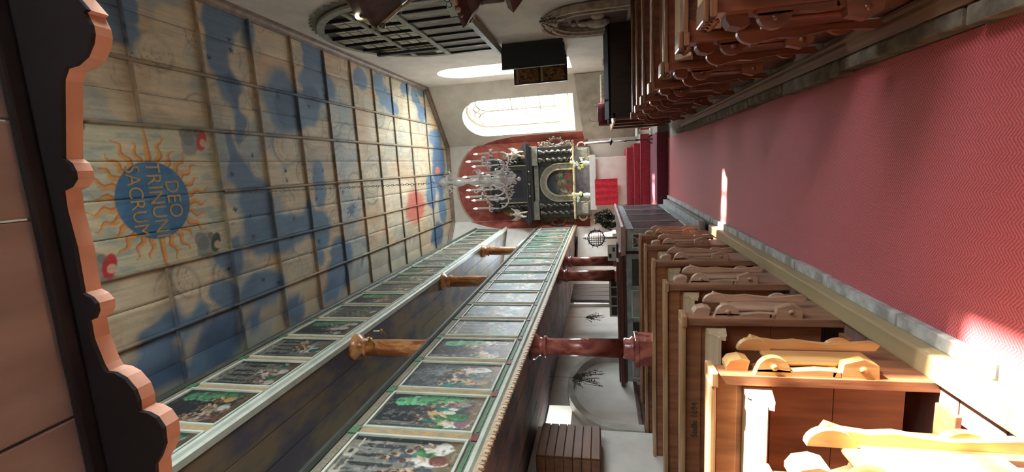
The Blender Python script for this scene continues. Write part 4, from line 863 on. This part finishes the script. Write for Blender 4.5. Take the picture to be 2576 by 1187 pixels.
for k in range(9): g.tube([(-.185+.055*math.cos(a), .012, .27+.095*k+.045*math.sin(a)) for a in np.linspace(0, 2*PI, 13)], .008, 5)
o = g.obj('interlace_ornament', STALL_G, st); o['kind'] = 'stuff'
sb = thing('choir_stall', 'stall front with pale and dark panels under a red-brown rail across the left side', 'stall', (-1.5, 7.2, .1))
B().box(-2.1, .02, -.0, .05, 0, 1.16, .003).obj('body', STALL_G, sb); B().box(-2.15, .08, -.08, .10, 1.2, 1.262, .012).obj('red_brown_rail', RAILBR, sb); B().box(-2.12, .05, -.03, .06, 1.16, 1.2, .004).obj('cap_board', RAILBR, sb)
panelled(sb, 0, 4, 'x', -2.1, .02, 0, .05, 1.15, STALL_G, [PANEL_W, PANEL_D], side=-1, rail=.07)
B().prism([(-2.15, 1.262), (-.1, 1.262), (-.1, 1.30), (-2.15, 1.285)], 'y', .05, .35).obj('book_ledge', RAILBR, sb)
# ================================================================== RIGHT CHANCEL STALL
rs_ = thing('choir_stall', 'tall dark glossy stall with strips for the glints on its slanted edges, ending the right pews', 'stall', (.78, 8.85, .1))
B().box(.0, 1.68, .0, .05, 0, 1.30, .004).obj('front', DARKWOOD, rs_); B().prism([(-.02, 1.30), (.32, 1.38), (.32, 1.41), (-.03, 1.335)], 'x', 0, 1.68).obj('slanted_desk', mat('matt_black_desk', (30, 24, 24), (22, 18, 18), rough=.8, spec=.1), rs_)
B().box(.02, .06, .05, 2.3, 0, 1.22, .004).obj('aisle_side', DARKWOOD, rs_)
for k in range(4): B().box(-.03, .02, .05+.83*k, .11+.83*k, 0, 1.22, .006).obj('mullion', VARN, rs_)
B().prism([(-.05, 1.22), (.09, 1.22), (.09, 1.27), (-.06, 1.255)], 'y', .0, 2.66).obj('side_rail', PINE_TOP, rs_)
B().box(.0, 1.68, 1.3, 1.34, 0, 1.34, .004).obj('backrest', DARKWOOD, rs_)
for x in (.35, 1.05): B().prism([(x, 1.415), (x+.03, 1.415), (x+.03, 1.43), (x, 1.43)], 'y', .02, .5).obj('glint_strip', VARN_TOP, rs_)  # raised strips stand in for the glints along the desk edges
ra = thing('radiator', 'white ribbed radiator on the right beyond the dark stall', 'radiator', (1.80, 12.0, .8)); B().box(-.35, .35, 0, .03, 0, .78, .01).obj('back_plate', OFFW, ra)
for k in range(9): B().box(-.34+.077*k, -.29+.077*k, -.09, 0, .03, .76, .012).obj('rib', OFFW, ra)
for s in (-.3, .28): B().box(s, s+.03, -.06, -.02, -.54, .03).obj('leg', OFFW, ra)
lc = thing('lectern', 'dark red draped lectern with thin black book holders beside the slanted wall', 'lectern', (1.14, 11.75, .0)); B().box(-.2, .2, -.15, .15, 0, 1.3, .01).obj('stand', DARKWOOD, lc)
b = B(); vs = []; 
for j in range(5):
    for i in range(25): a = i/24*2*PI; rx = .27+.012*math.sin(a*9)*(j/4); vs.append((rx*(abs(math.cos(a))**.5)*np.sign(math.cos(a)), .2*(abs(math.sin(a))**.5)*np.sign(math.sin(a)), 1.64-.17*j))
b.add(vs, [(j*25+i, j*25+i+1, (j+1)*25+i+1, (j+1)*25+i) for j in range(4) for i in range(24)]+[tuple(range(24))], True); b.obj('drape', mat('dark_red_drape', (104, 22, 36), (84, 16, 28), 8, rough=.8), lc)
B().tube([(-.15, 0, 1.64), (-.15, 0, 1.78), (-.12, 0, 1.86), (-.02, 0, 1.86), (-.02, 0, 1.9)], .006, 6).obj('book_holder', BLACK, lc); B().tube([(.2, 0, 1.64), (.22, 0, 1.72), (.26, 0, 1.7)], .006, 6).obj('book_holder', BLACK, lc)
B().box(-.16, .16, -.1, .1, 1.642, 1.66, .004).obj('reading_board', DARKWOOD, lc)

# ================================================================== RIGHT WALL: big painted arched loge screen, winged panel, memorial niche
sc_ = thing('loge_screen', 'big grey arched wooden screen with lattice lunette, high on the right wall', 'screen', (2.5, 8.0, 3.62))
cy, zs_, Rr_ = 8.0, 4.78, 1.58
def WX(b, nm, mt): o = b.obj(nm, mt, sc_); at_world(o); return o
def archp(r, y0=None): return [(cy+r, 3.62)]+arc(cy, zs_, r, 0, 180, 28)+[(cy-r, 3.62)]
WX(B().prism(archp(1.60), 'x', 2.44, 2.495), 'back_board', mat('screen_back', (84, 82, 72), (60, 58, 52), 6))
def ringx(r0, r1, x0, x1):
    o1, o2 = archp(r1), archp(r0); n = len(o1); vs = [(x, p[0], p[1]) for x in (x0, x1) for p in o1+o2]; fs = []
    for i in range(n-1): fs += [(i, i+1, i+1+n, i+n), (i+2*n, i+1+2*n, i+1+3*n, i+3*n), (i, i+1, i+1+2*n, i+2*n), (i+n, i+1+n, i+1+3*n, i+3*n)]
    fs += [(0, n, 3*n, 2*n), (n-1, 2*n-1, 4*n-1, 3*n-1)]; return B().add(vs, fs)
GG = mat('grey_green_border', (150, 152, 138), (126, 130, 116), 8, rough=.6)
WX(ringx(1.50, 1.62, 2.40, 2.44), 'arch_frame', GG)
# scalloped painted fringe outside the arch
fr = [];
for i in range(61):
    a = PI*i/60; r = 1.64+(.09 if i % 2 else .03); fr.append((cy+r*math.cos(a), zs_+r*math.sin(a)))
inn = [(cy+1.6*math.cos(a), zs_+1.6*math.sin(a)) for a in np.linspace(PI, 0, 61)]
WX(B().prism(fr+inn, 'x', 2.478, 2.492), 'scalloped_fringe', GG)
def rail_(z, h, nm='rail', x0=2.385):
    half = 1.5 if z < zs_ else math.sqrt(max(.01, 1.5**2-(z-zs_)**2)); WX(B().box(x0, 2.44, cy-half, cy+half, z, z+h, .006), nm, GG)
rail_(3.62, .09, 'bottom_rail', 2.36); WX(B().box(2.30, 2.44, cy-1.66, cy+1.66, 3.56, 3.62, .01), 'sill_moulding', GG); rail_(4.62, .10); rail_(5.32, .07)
n = 7
for i in range(n+1):
    y = cy-1.5+3.0*i/n; zt = zs_+math.sqrt(max(0, 1.5**2-(y-cy)**2))
    if zt-4.72 > .15: WX(B().box(2.39, 2.44, y-.018, y+.018, 4.72, zt, .004), 'mullion', mat('dark_mullion', (58, 54, 46), (44, 40, 36), 8))
    WX(B().box(2.39, 2.44, y-.02, y+.02, 3.71, 4.62, .004), 'mullion', mat('dark_mullion', (0, 0, 0)))
for i in range(n):
    y0, y1 = cy-1.5+3.0*i/n+.02, cy-1.5+3.0*(i+1)/n-.02
    WX(B().box(2.425, 2.44, y0+.006, y1-.006, 3.72, 4.61, .003), 'plank_panel', SHPAINT)
    # lattice panes: small pale quarries in rows
    for (za, zb) in ((4.73, 5.31), (5.40, 6.26)):
        nzr = 3 if zb < 5.4 else 4
        for r_ in range(nzr):
            for c_ in range(2):
                ya, yb = y0+(y1-y0)*c_/2+.012, y0+(y1-y0)*(c_+1)/2-.012; z0, z1 = za+(zb-za)*r_/nzr+.012, za+(zb-za)*(r_+1)/nzr-.012
                if max((ya-cy)**2, (yb-cy)**2)+(z1-zs_)**2 > 1.48**2: continue
                WX(B().add([(2.43, ya, z0), (2.43, yb, z0), (2.43, yb, z1), (2.43, ya, z1), (2.415, (ya+yb)/2, (z0+z1)/2)], [(0, 1, 4), (1, 2, 4), (2, 3, 4), (3, 0, 4)]), 'quarry', LATT)
WX(B().box(2.34, 2.39, 8.86, 8.96, 4.72, 5.98, .008), 'dark_post', mat('slate_post', (56, 58, 60), (44, 46, 50), 6))

wp = thing('winged_altarpiece', 'small dark folding altarpiece with a gilded relief wing on the right wall', 'altarpiece', (2.5, 9.6, 2.3))
B().box(-.09, -.01, .0, 1.05, .0, 1.25, .006).obj('shrine', DARKWOOD, wp); BLK = mat('black_wing_back', (26, 26, 34), (18, 20, 28), 6, rough=.6)
B().box(-.50, -.09, -.02, .02, -.03, 1.27, .006).obj('wing', BLK, wp); w_ = B().box(-.52, -.48, -.04, .04, -.03, 1.27, .004).obj('wing_edge', BLK, wp)
B().box(-.66, -.09, 1.05, 1.09, .0, 1.22, .006).obj('wing', DARKWOOD, wp)
for z0, z1 in ((.06, .58), (.64, 1.14)):
    B().box(-.62, -.13, 1.035, 1.05, z0, z1, .003).obj('relief_panel', GOLDRELIEF, wp); q = B(); rs2 = np.random.RandomState(int(z0*100))
    for k in range(7): q.ball((rs2.uniform(-.58, -.18), 1.03, z0+rs2.uniform(.08, .42)), .045, 6, (1, .4, 1.7))
    o = q.obj('relief_figures', GOLDRELIEF, wp); o['kind'] = 'stuff'
    B().box(-.63, -.12, 1.02, 1.05, z1-.03, z1+.02, .004).obj('gilt_rail', ALTAR_GD, wp)
tag(B().lathe([(.01, 0), (.045, .03), (.05, .12), (.035, .17), (.01, .18)], n=14).obj('wall_lamp', OFFW, None, (2.33, 12.9, 2.2)), 'small white wall lamp below the gilded wing', 'lamp')
bpy.data.objects.remove(bpy.data.objects['wall_lamp'])

nc = thing('memorial', 'round-arched sandstone memorial niche low on the right wall', 'memorial', (2.485, 8.45, 1.1))
SAND = mat('sandstone_frame', (190, 172, 152), (154, 136, 118), 10, rough=.8, bump=.4)
def ringm(r0, r1, zs, x0, x1, cy_=0.):
    mk = lambda r: [(cy_+r, 0)]+arc(cy_, zs, r, 0, 180, 20)+[(cy_-r, 0)]
    o1, o2 = mk(r1), mk(r0); n = len(o1); vs = [(x, p[0], p[1]) for x in (x0, x1) for p in o1+o2]; fs = []
    for i in range(n-1): fs += [(i, i+1, i+1+n, i+n), (i+2*n, i+1+2*n, i+1+3*n, i+3*n), (i, i+1, i+1+2*n, i+2*n), (i+n, i+1+n, i+1+3*n, i+3*n)]
    return B().add(vs, fs)
ringm(.52, .78, .68, -.10, -.01).obj('stone_arch', SAND, nc); ringm(.60, .66, .68, -.14, -.10).obj('arch_bead', SAND, nc); ringm(.74, .80, .68, -.13, -.10).obj('outer_bead', SAND, nc)
B().prism([(.53, 0)]+arc(0, .68, .53, 0, 180, 16)+[(-.53, 0)], 'x', -.03, -.01).obj('recess_panel', NICHE, nc)
b = B(); b.ball((-.07, .1, .75), .09, 8, (.6, 1, 1.1)); b.ball((-.08, .1, .5), .16, 8, (.5, 1, 1.3)); b.ball((-.07, -.25, .5), .1, 8, (.5, 1, 1.2)); b.ball((-.07, .08, .92), .05, 6); b.obj('worn_relief', SAND, nc)
def sprig(name, lab, loc, n, spread, drop, seed, mt=LEAFDRY, cat='branch'):
    t = thing(name, lab, cat, loc); rs = np.random.RandomState(seed); tw = B(); lf = B()
    for k in range(n):
        a = rs.uniform(0, 2*PI); p0 = Vector((0, 0, 0)); p1 = Vector((rs.normal()*spread*.4, rs.normal()*spread, -rs.uniform(.2, 1)*drop)); mid = (p0+p1)/2+Vector((0, rs.normal()*.03, .03))
        tw.tube([p0, mid, p1], .004, 4)
        for q in range(6):
            u = rs.uniform(.2, 1); c = p0.lerp(mid, u*2) if u < .5 else mid.lerp(p1, u*2-1); v = Vector(rs.normal(size=3)).normalized()*.035; w = v.cross(Vector(rs.normal(size=3))).normalized()*.013
            lf.add([c, c+v*.5+w, c+v, c+v*.5-w], [(0, 1, 2, 3)])
    tw.obj('twigs', LEAFDRY, t); o = lf.obj('leaves', mt, t); o['kind'] = 'stuff'; return t
sprig('dried_branch', 'dried branch hanging on the wall above the sandstone memorial', (2.33, 7.85, 2.55), 12, .22, .55, 3)
wa = sprig('dried_bunch', 'dried bunch hanging farther back under the lower balcony', (-3.35, 9.6, 2.02), 14, .13, .42, 5); wb = sprig('dried_bunch', 'thick dried bunch hanging before the arched recess under the lower balcony', (-3.3, 6.65, 2.12), 22, .14, .5, 6)
for w_ in (wa, wb): B().tube([(0, 0, 2.492-w_.location.z), (0, 0, -.05)], .003, 4).obj('hanging_wire', BLACK, w_)

# ================================================================== PULPIT (edge of it reaches into view)
pu = thing('pulpit', 'brown hexagonal wooden pulpit with a pale lettered frieze, by the right wall', 'pulpit', (2.42, 5.5, 1.7))
def hexa(prof, c=(0, 0, 0), rot=.0):
    b = B(); vs = []; fs = []
    for (r, h) in prof:
        for k in range(6): a = 2*PI*k/6+rot; vs.append((min(.06, c[0]+r*math.cos(a)), c[1]+r*math.sin(a), c[2]+h))
    for j in range(len(prof)-1):
        for k in range(6): fs.append((j*6+k, j*6+(k+1) % 6, (j+1)*6+(k+1) % 6, (j+1)*6+k))
    return b.add(vs, fs+[tuple(range(6)), tuple(range(len(prof)*6-6, len(prof)*6))])
hexa([(.34, 0), (.34, .5), (.40, .58), (.44, .66)]).obj('stem', PULP, pu)
hexa([(.44, .66), (.60, .80), (.66, .86), (.60, .92), (.50, .95)]).obj('lower_moulding', PULP, pu); hexa([(.50, .95), (.50, 1.24)]).obj('body', PULPB, pu)
hexa([(.50, 1.24), (.56, 1.28), (.62, 1.36), (.74, 1.44), (.76, 1.48), (.62, 1.50)]).obj('upper_moulding', PULP, pu); hexa([(.62, 1.50), (.62, 1.62), (.58, 1.63)]).obj('frieze', PULPG, pu)
for k in (2, 3, 4):
    a = 2*PI*k/6; x, y = .5*math.cos(a), .5*math.sin(a); B().lathe([(.03, .96), (.035, 1.0), (.028, 1.2), (.035, 1.24)], (x, y, 0), 8).obj('corner_post', PULP, pu)
    b = B()
    for q in range(5): b.ball((.66*math.cos(a+.17*q), .66*math.sin(a+.17*q)*.98, 1.46), .035, 5)
    o = b.obj('carved_beads', mat('pinkish_beads', (196, 160, 140)), pu); o['kind'] = 'stuff'
text('CONO', .10, INK, pu, (-.50, -.31, 1.56), (PI/2, 0, -PI/3), ext=.002)
text('CONO', .10, INK, pu, (-.502, .315, 1.56), (PI/2, 0, -2*PI/3), ext=.002)
so_ = thing('sounding_board', 'hexagonal wooden sounding board above the pulpit with gilt ribs', 'sounding board', (2.42, 5.5, 3.9))
hexa([(.40, .02), (.60, .34), (.64, .38), (.62, .44), (.52, .47), (.50, .62), (.3, .75), (.1, .9)]).obj('canopy', PULP, so_)
for k in (2, 3, 4):
    a = 2*PI*k/6; c, s = math.cos(a), math.sin(a); B().tube([(.42*c, .42*s, .02), (.61*c, .61*s, .32), (.66*c, .66*s, .40), (.53*c, .53*s, .48), (.51*c, .51*s, .63)], .022, 6).obj('gilt_rib', ALTAR_GD, so_)
    B().lathe([(.03, -.03), (.035, .0), (.02, .03)], (.62*c, .62*s, .3), 8).obj('pendant_knob', PULP, so_)
bl_ = thing('light_bulb', 'glowing bulb at the upper corner of the sounding board', 'lamp', (1.93, 5.46, 4.50)); B().ball((0, 0, 0), .034, 10).obj('globe', BULB, bl_); B().lathe([(.016, -.05), (.02, -.03), (.016, -.02)], n=10).obj('socket', BRASS, bl_)

# ================================================================== UNDER THE LEFT BALCONY
NA = struct(link('trim_9', None), 'arched recess in the left wall'); 
def ringl(r0, r1, zs, x0, x1, cyy, z0, sq=.62):
    mk = lambda r: [(cyy+r, z0)]+[(cyy+r*math.cos(a), zs+r*sq*math.sin(a)) for a in np.linspace(0, PI, 21)]+[(cyy-r, z0)]
    o1, o2 = mk(r1), mk(r0); n = len(o1); vs = [(x, p[0], p[1]) for x in (x0, x1) for p in o1+o2]; fs = []
    for i in range(n-1): fs += [(i, i+1, i+1+n, i+n), (i+2*n, i+1+2*n, i+1+3*n, i+3*n), (i, i+1, i+1+2*n, i+2*n), (i+n, i+1+n, i+1+3*n, i+3*n)]
    return B().add(vs, fs)
ringl(1.15, 1.3, 1.42, -3.69, -3.55, 7.0, 1.12).obj('plaster_arch', PLASTER_OLD, NA)
for i in range(26):
    y = 1.2+.46*i; B().box(-3.69, -3.655, y, y+.452, .1, 1.12, .004).obj('wainscot_board', NICHE, NA)
B().box(-3.69, -3.62, 1.2, 13.1, 1.12, 1.17, .008).obj('wainscot_cap', NICHE, NA)
pr = struct(B().box(-3.69, -3.35, 3.6, 5.35, .1, 2.49, .01).obj('trim_10', PLASTER), 'projecting plaster pier behind the striped cabinet')
cb = thing('wall_cabinet', 'brown cabinet of seven horizontal slats fixed to the plaster pier under the balcony', 'cabinet', (-3.34, 4.44, 1.68)); B().box(0, .2, 0, .62, 0, .70, .006).obj('carcass', NICHE, cb)
for k in range(7): B().box(.2, .222, .0, .62, .01+.098*k, .10+.098*k, .006).obj('slat', SLAT, cb); B().box(.0, .2, -.014, .0, .01+.098*k, .10+.098*k, .004).obj('slat', SLAT, cb)
gd = thing('board_partition', 'grey-brown upright boards at the far left behind the middle red post', 'partition', (-3.6, 11.4, 1.2)); 
for k in range(4): B().box(.0, .09, .02+.40*k, .38+.40*k, 0, 1.28, .01).obj('board', mat('grey_brown_board', (122, 112, 104), (92, 84, 80), 4, (2, 2, .3)), gd)
wg = thing('panelled_bench', 'white panelled bench back seen over the left stall rail', 'bench', (-2.8, 9.3, 0)); B().box(-.42, .42, .0, .04, 0, 1.5, .004).obj('back', PANEL_D, wg)
for z in (.9, 1.2, 1.46): B().box(-.42, .42, -.02, 0, z, z+.035, .004).obj('white_rail', OFFW, wg)
for x in (-.42, -.2, .0, .2, .39): B().box(x, x+.03, -.022, 0, .2, 1.48, .004).obj('white_upright', OFFW, wg)
iw = thing('iron_stand', 'round wrought-iron lattice candle stand behind the left stall', 'iron stand', (-1.55, 9.3, .0)); b = B()
b.tube([(0, 0, 0), (0, 0, 1.56)], .014, 8); b.obj('pole', BLACK, iw); IR = mat('rusty_iron_lattice', (96, 78, 78), (64, 54, 56), 20, rough=.6, metal=.3)
B().tube([(.165*math.cos(a), 0, 1.74+.165*math.sin(a)) for a in np.linspace(0, 2*PI, 33)], .013, 6).obj('rim', IR, iw)
for k in range(-3, 4):
    h = math.sqrt(.165**2-(.045*k)**2); B().tube([(.045*k, 0, 1.74-h), (.045*k, 0, 1.74+h)], .006, 5).obj('lattice_bar', IR, iw); B().tube([(-h, .008, 1.74+.045*k), (h, .008, 1.74+.045*k)], .006, 5).obj('lattice_bar', IR, iw)
for k in range(12):
    a = 2*PI*k/12+.1; B().tube([(.17*math.cos(a), 0, 1.74+.17*math.sin(a)), (.215*math.cos(a+.05), 0, 1.74+.215*math.sin(a+.05))], [.009, .003], 5).obj('spike', IR, iw)
B().tube([(0, 0, 1.9), (0, 0, 2.0)], .008, 6).tube([(-.03, 0, 1.96), (.03, 0, 1.96)], .006, 6).obj('cross', IR, iw); B().lathe([(.16, 0), (.15, .02), (.02, .03)], n=16).obj('foot', BLACK, iw)
nb = thing('notice_card', 'white notice cards propped on a small desk left of the iron candle wheel', 'notice', (-1.72, 8.6, .0)); B().box(-.16, .16, 0, .02, 1.36, 1.52, .003).obj('card', WHITE, nb); B().box(-.1, -.02, -.004, 0, 1.45, 1.5).obj('dark_photo', PANEL_D, nb); B().box(.02, .1, -.004, 0, 1.39, 1.43).obj('dark_photo', PANEL_D, nb)
B().box(-.18, .18, -.1, .12, 1.32, 1.36, .005).obj('shelf', DARKWOOD, nb); B().box(-.03, .03, .0, .05, 0, 1.32, .004).obj('stand', DARKWOOD, nb)
# greenery on the grey stall
def bush(name, lab, loc, n, r, h, seed, mt):
    t = thing(name, lab, 'plant', loc); rs = np.random.RandomState(seed); lf = B(); tw = B()
    for k in range(n):
        a = rs.uniform(0, 2*PI); q = rs.uniform(0, 1)**.5; z = rs.uniform(.06, h); rr_ = r*(1-.6*abs(z/h-.45)); c = Vector((rr_*q*math.cos(a), rr_*q*1.3*math.sin(a), z))
        v = Vector(rs.normal(size=3)).normalized()*.05; w = v.cross(Vector(rs.normal(size=3))).normalized()*.02; lf.add([c, c+v*.5+w, c+v, c+v*.5-w], [(0, 1, 2, 3)])
        if k % 22 == 0: tw.tube([(0, 0, .05), c*.6+Vector((0, 0, .03)), c], .004, 4)
    tw.obj('stems', LEAFDRY, t); o = lf.obj('foliage', mt, t); o['kind'] = 'stuff'; B().lathe([(.06, 0), (.075, .08), (.08, .1), (.07, .1)], n=14).obj('pot', mat('green_glaze_pot', (88, 104, 92), (70, 84, 74), 6, rough=.3), t)
bush('potted_plant', 'bushy dark green plant on the far end of the grey painted stall', (-1.25, 10.3, 1.335), 700, .17, .42, 1, LEAF)
bush('potted_plant', 'smaller dark plant beside the bushy one on the stall, nearer the iron wheel', (-1.3, 9.5, 1.335), 260, .11, .26, 2, LEAF)

# ================================================================== CHANDELIER
ch = thing('chandelier', 'big clear crystal chandelier with white candles hanging over the aisle', 'chandelier', (-.155, 5.4, 2.62))
prof = [(.006, 0), (.03, .02), (.035, .05), (.015, .075), (.05, .10), (.105, .15), (.12, .20), (.10, .24), (.04, .27), (.035, .30), (.075, .33), (.08, .36), (.04, .40), (.03, .43), (.05, .47), (.06, .53), (.035, .58), (.03, .62), (.05, .66), (.06, .72), (.045, .77), (.025, .80), (.02, .84), (.045, .87), (.062, .91), (.045, .955), (.015, .98), (.008, 1.0)]
b = B(); b.lathe(prof, n=16); b.obj('stem', CRYSTAL, ch)
cand = B().lathe([(.013, 0), (.013, .15), (.008, .155)], n=10).mesh('candle', WAX); bulbm = B().lathe([(.005, 0), (.012, .018), (.011, .035), (.002, .06)], n=8).mesh('bulb', mat('clear_flame_bulb', (240, 232, 214), rough=.1, bump=0, emit=2.5))
pan = B().lathe([(.008, 0), (.045, .012), (.05, .022), (.03, .02), (.012, .03)], n=12).mesh('drip_pan', CRYSTAL)
drop = B().lathe([(.001, -.034), (.0095, -.022), (.008, -.008), (.001, 0)], n=6, smooth=False).mesh('crystal_drop', CRYSTAL)
def armmesh(R, zt):
    pts = [(.06, 0, .25), (.11, 0, .20), (R*.5, 0, .115), (R*.78, 0, .085), (R*.97, 0, .135), (R*1.03, 0, .21), (R, 0, zt)]
    P = [Vector(p) for p in pts]; out = []
    for i in range(len(P)-1):
        for t in (0, .33, .66): 
            a = P[max(i-1, 0)]; b_, c_, d_ = P[i], P[i+1], P[min(i+2, len(P)-1)]
            out.append(.5*((2*b_)+(c_-a)*t+(2*a-5*b_+4*c_-d_)*t*t+(3*b_-a-3*c_+d_)*t**3))
    out.append(P[-1]); return B().tube(out, .0105, 7).mesh('arm', CRYSTAL)
for ring, (R, zt, n_, off, dz) in enumerate(((.34, .30, 6, .25, 0), (.25, .33, 6, .77, .03))):
    me = armmesh(R, zt)
    for k in range(n_):
        a = 2*PI*k/n_+off; arm = link('arm', me, ch, (0, 0, dz), a)
        link('drip_pan', pan, arm, (R, 0, zt)); link('candle', cand, arm, (R, 0, zt+.02)); link('bulb', bulbm, arm, (R, 0, zt+.17))
        for q in range(5): link('crystal_drop', drop, arm, (R+.046*math.cos(q*1.256), .046*math.sin(q*1.256), zt+.012))
        for q in range(4): link('crystal_drop', drop, arm, (R*(.4+.15*q), 0, (.11, .085, .08, .12)[q]))
sm = B().tube([(.03+.085*math.sin(t*2.2)+.02*math.cos(t*8), 0, .80+.075*t+.02*math.sin(t*8)) for t in np.linspace(0, 1, 20)], [.009-.004*t for t in np.linspace(0, 1, 20)], 6).mesh('crown_scroll', CRYSTAL)
for k in range(8):
    s = link('crown_scroll', sm, ch, (0, 0, 0), 2*PI*k/8)
    for q in range(3): link('crystal_drop', drop, s, (.07+.02*q, 0, .85-.01*q))
sm2 = B().tube([(.05+.11*math.sin(t*2.4), 0, .42+.09*t) for t in np.linspace(0, 1, 14)], .007, 6).mesh('middle_scroll', CRYSTAL)
for k in range(6):
    s = link('middle_scroll', sm2, ch, (0, 0, 0), 2*PI*k/6+.5)
    for q in range(3): link('crystal_drop', drop, s, (.10+.02*q, 0, .47))
# basket of drops below
for r_, z_, n_ in ((.14, .17, 18), (.12, .11, 16), (.09, .06, 12), (.055, .02, 9)):
    for k in range(n_): a = 2*PI*k/n_+z_*9; link('crystal_drop', drop, ch, (r_*math.cos(a), r_*math.sin(a), z_))
B().ball((0, 0, -.045), .026, 10).obj('bottom_ball', CRYSTAL, ch)
B().tube([(0, 0, 1.0), (.014, 0, 1.02), (0, 0, 1.05), (-.014, 0, 1.02), (0, 0, 1.0)], .004, 6).obj('top_ring', BRASS, ch)
cn = thing('hanging_chain', 'thin grey metal chain holding the chandelier from the painted ceiling', 'chain', (-.155, 5.4, 3.66))
lk = B().tube([(.011*math.cos(a), 0, .02+.022*math.sin(a)) for a in np.linspace(0, 2*PI, 11)], .0032, 5).mesh('link', mat('grey_chain', (150, 156, 150), (110, 116, 112), 10, rough=.35, metal=.7))
k = 0; z = 0
while z < 3.07: link('link', lk, cn, (0, 0, z), (PI/2)*(k % 2)); z += .034; k += 1
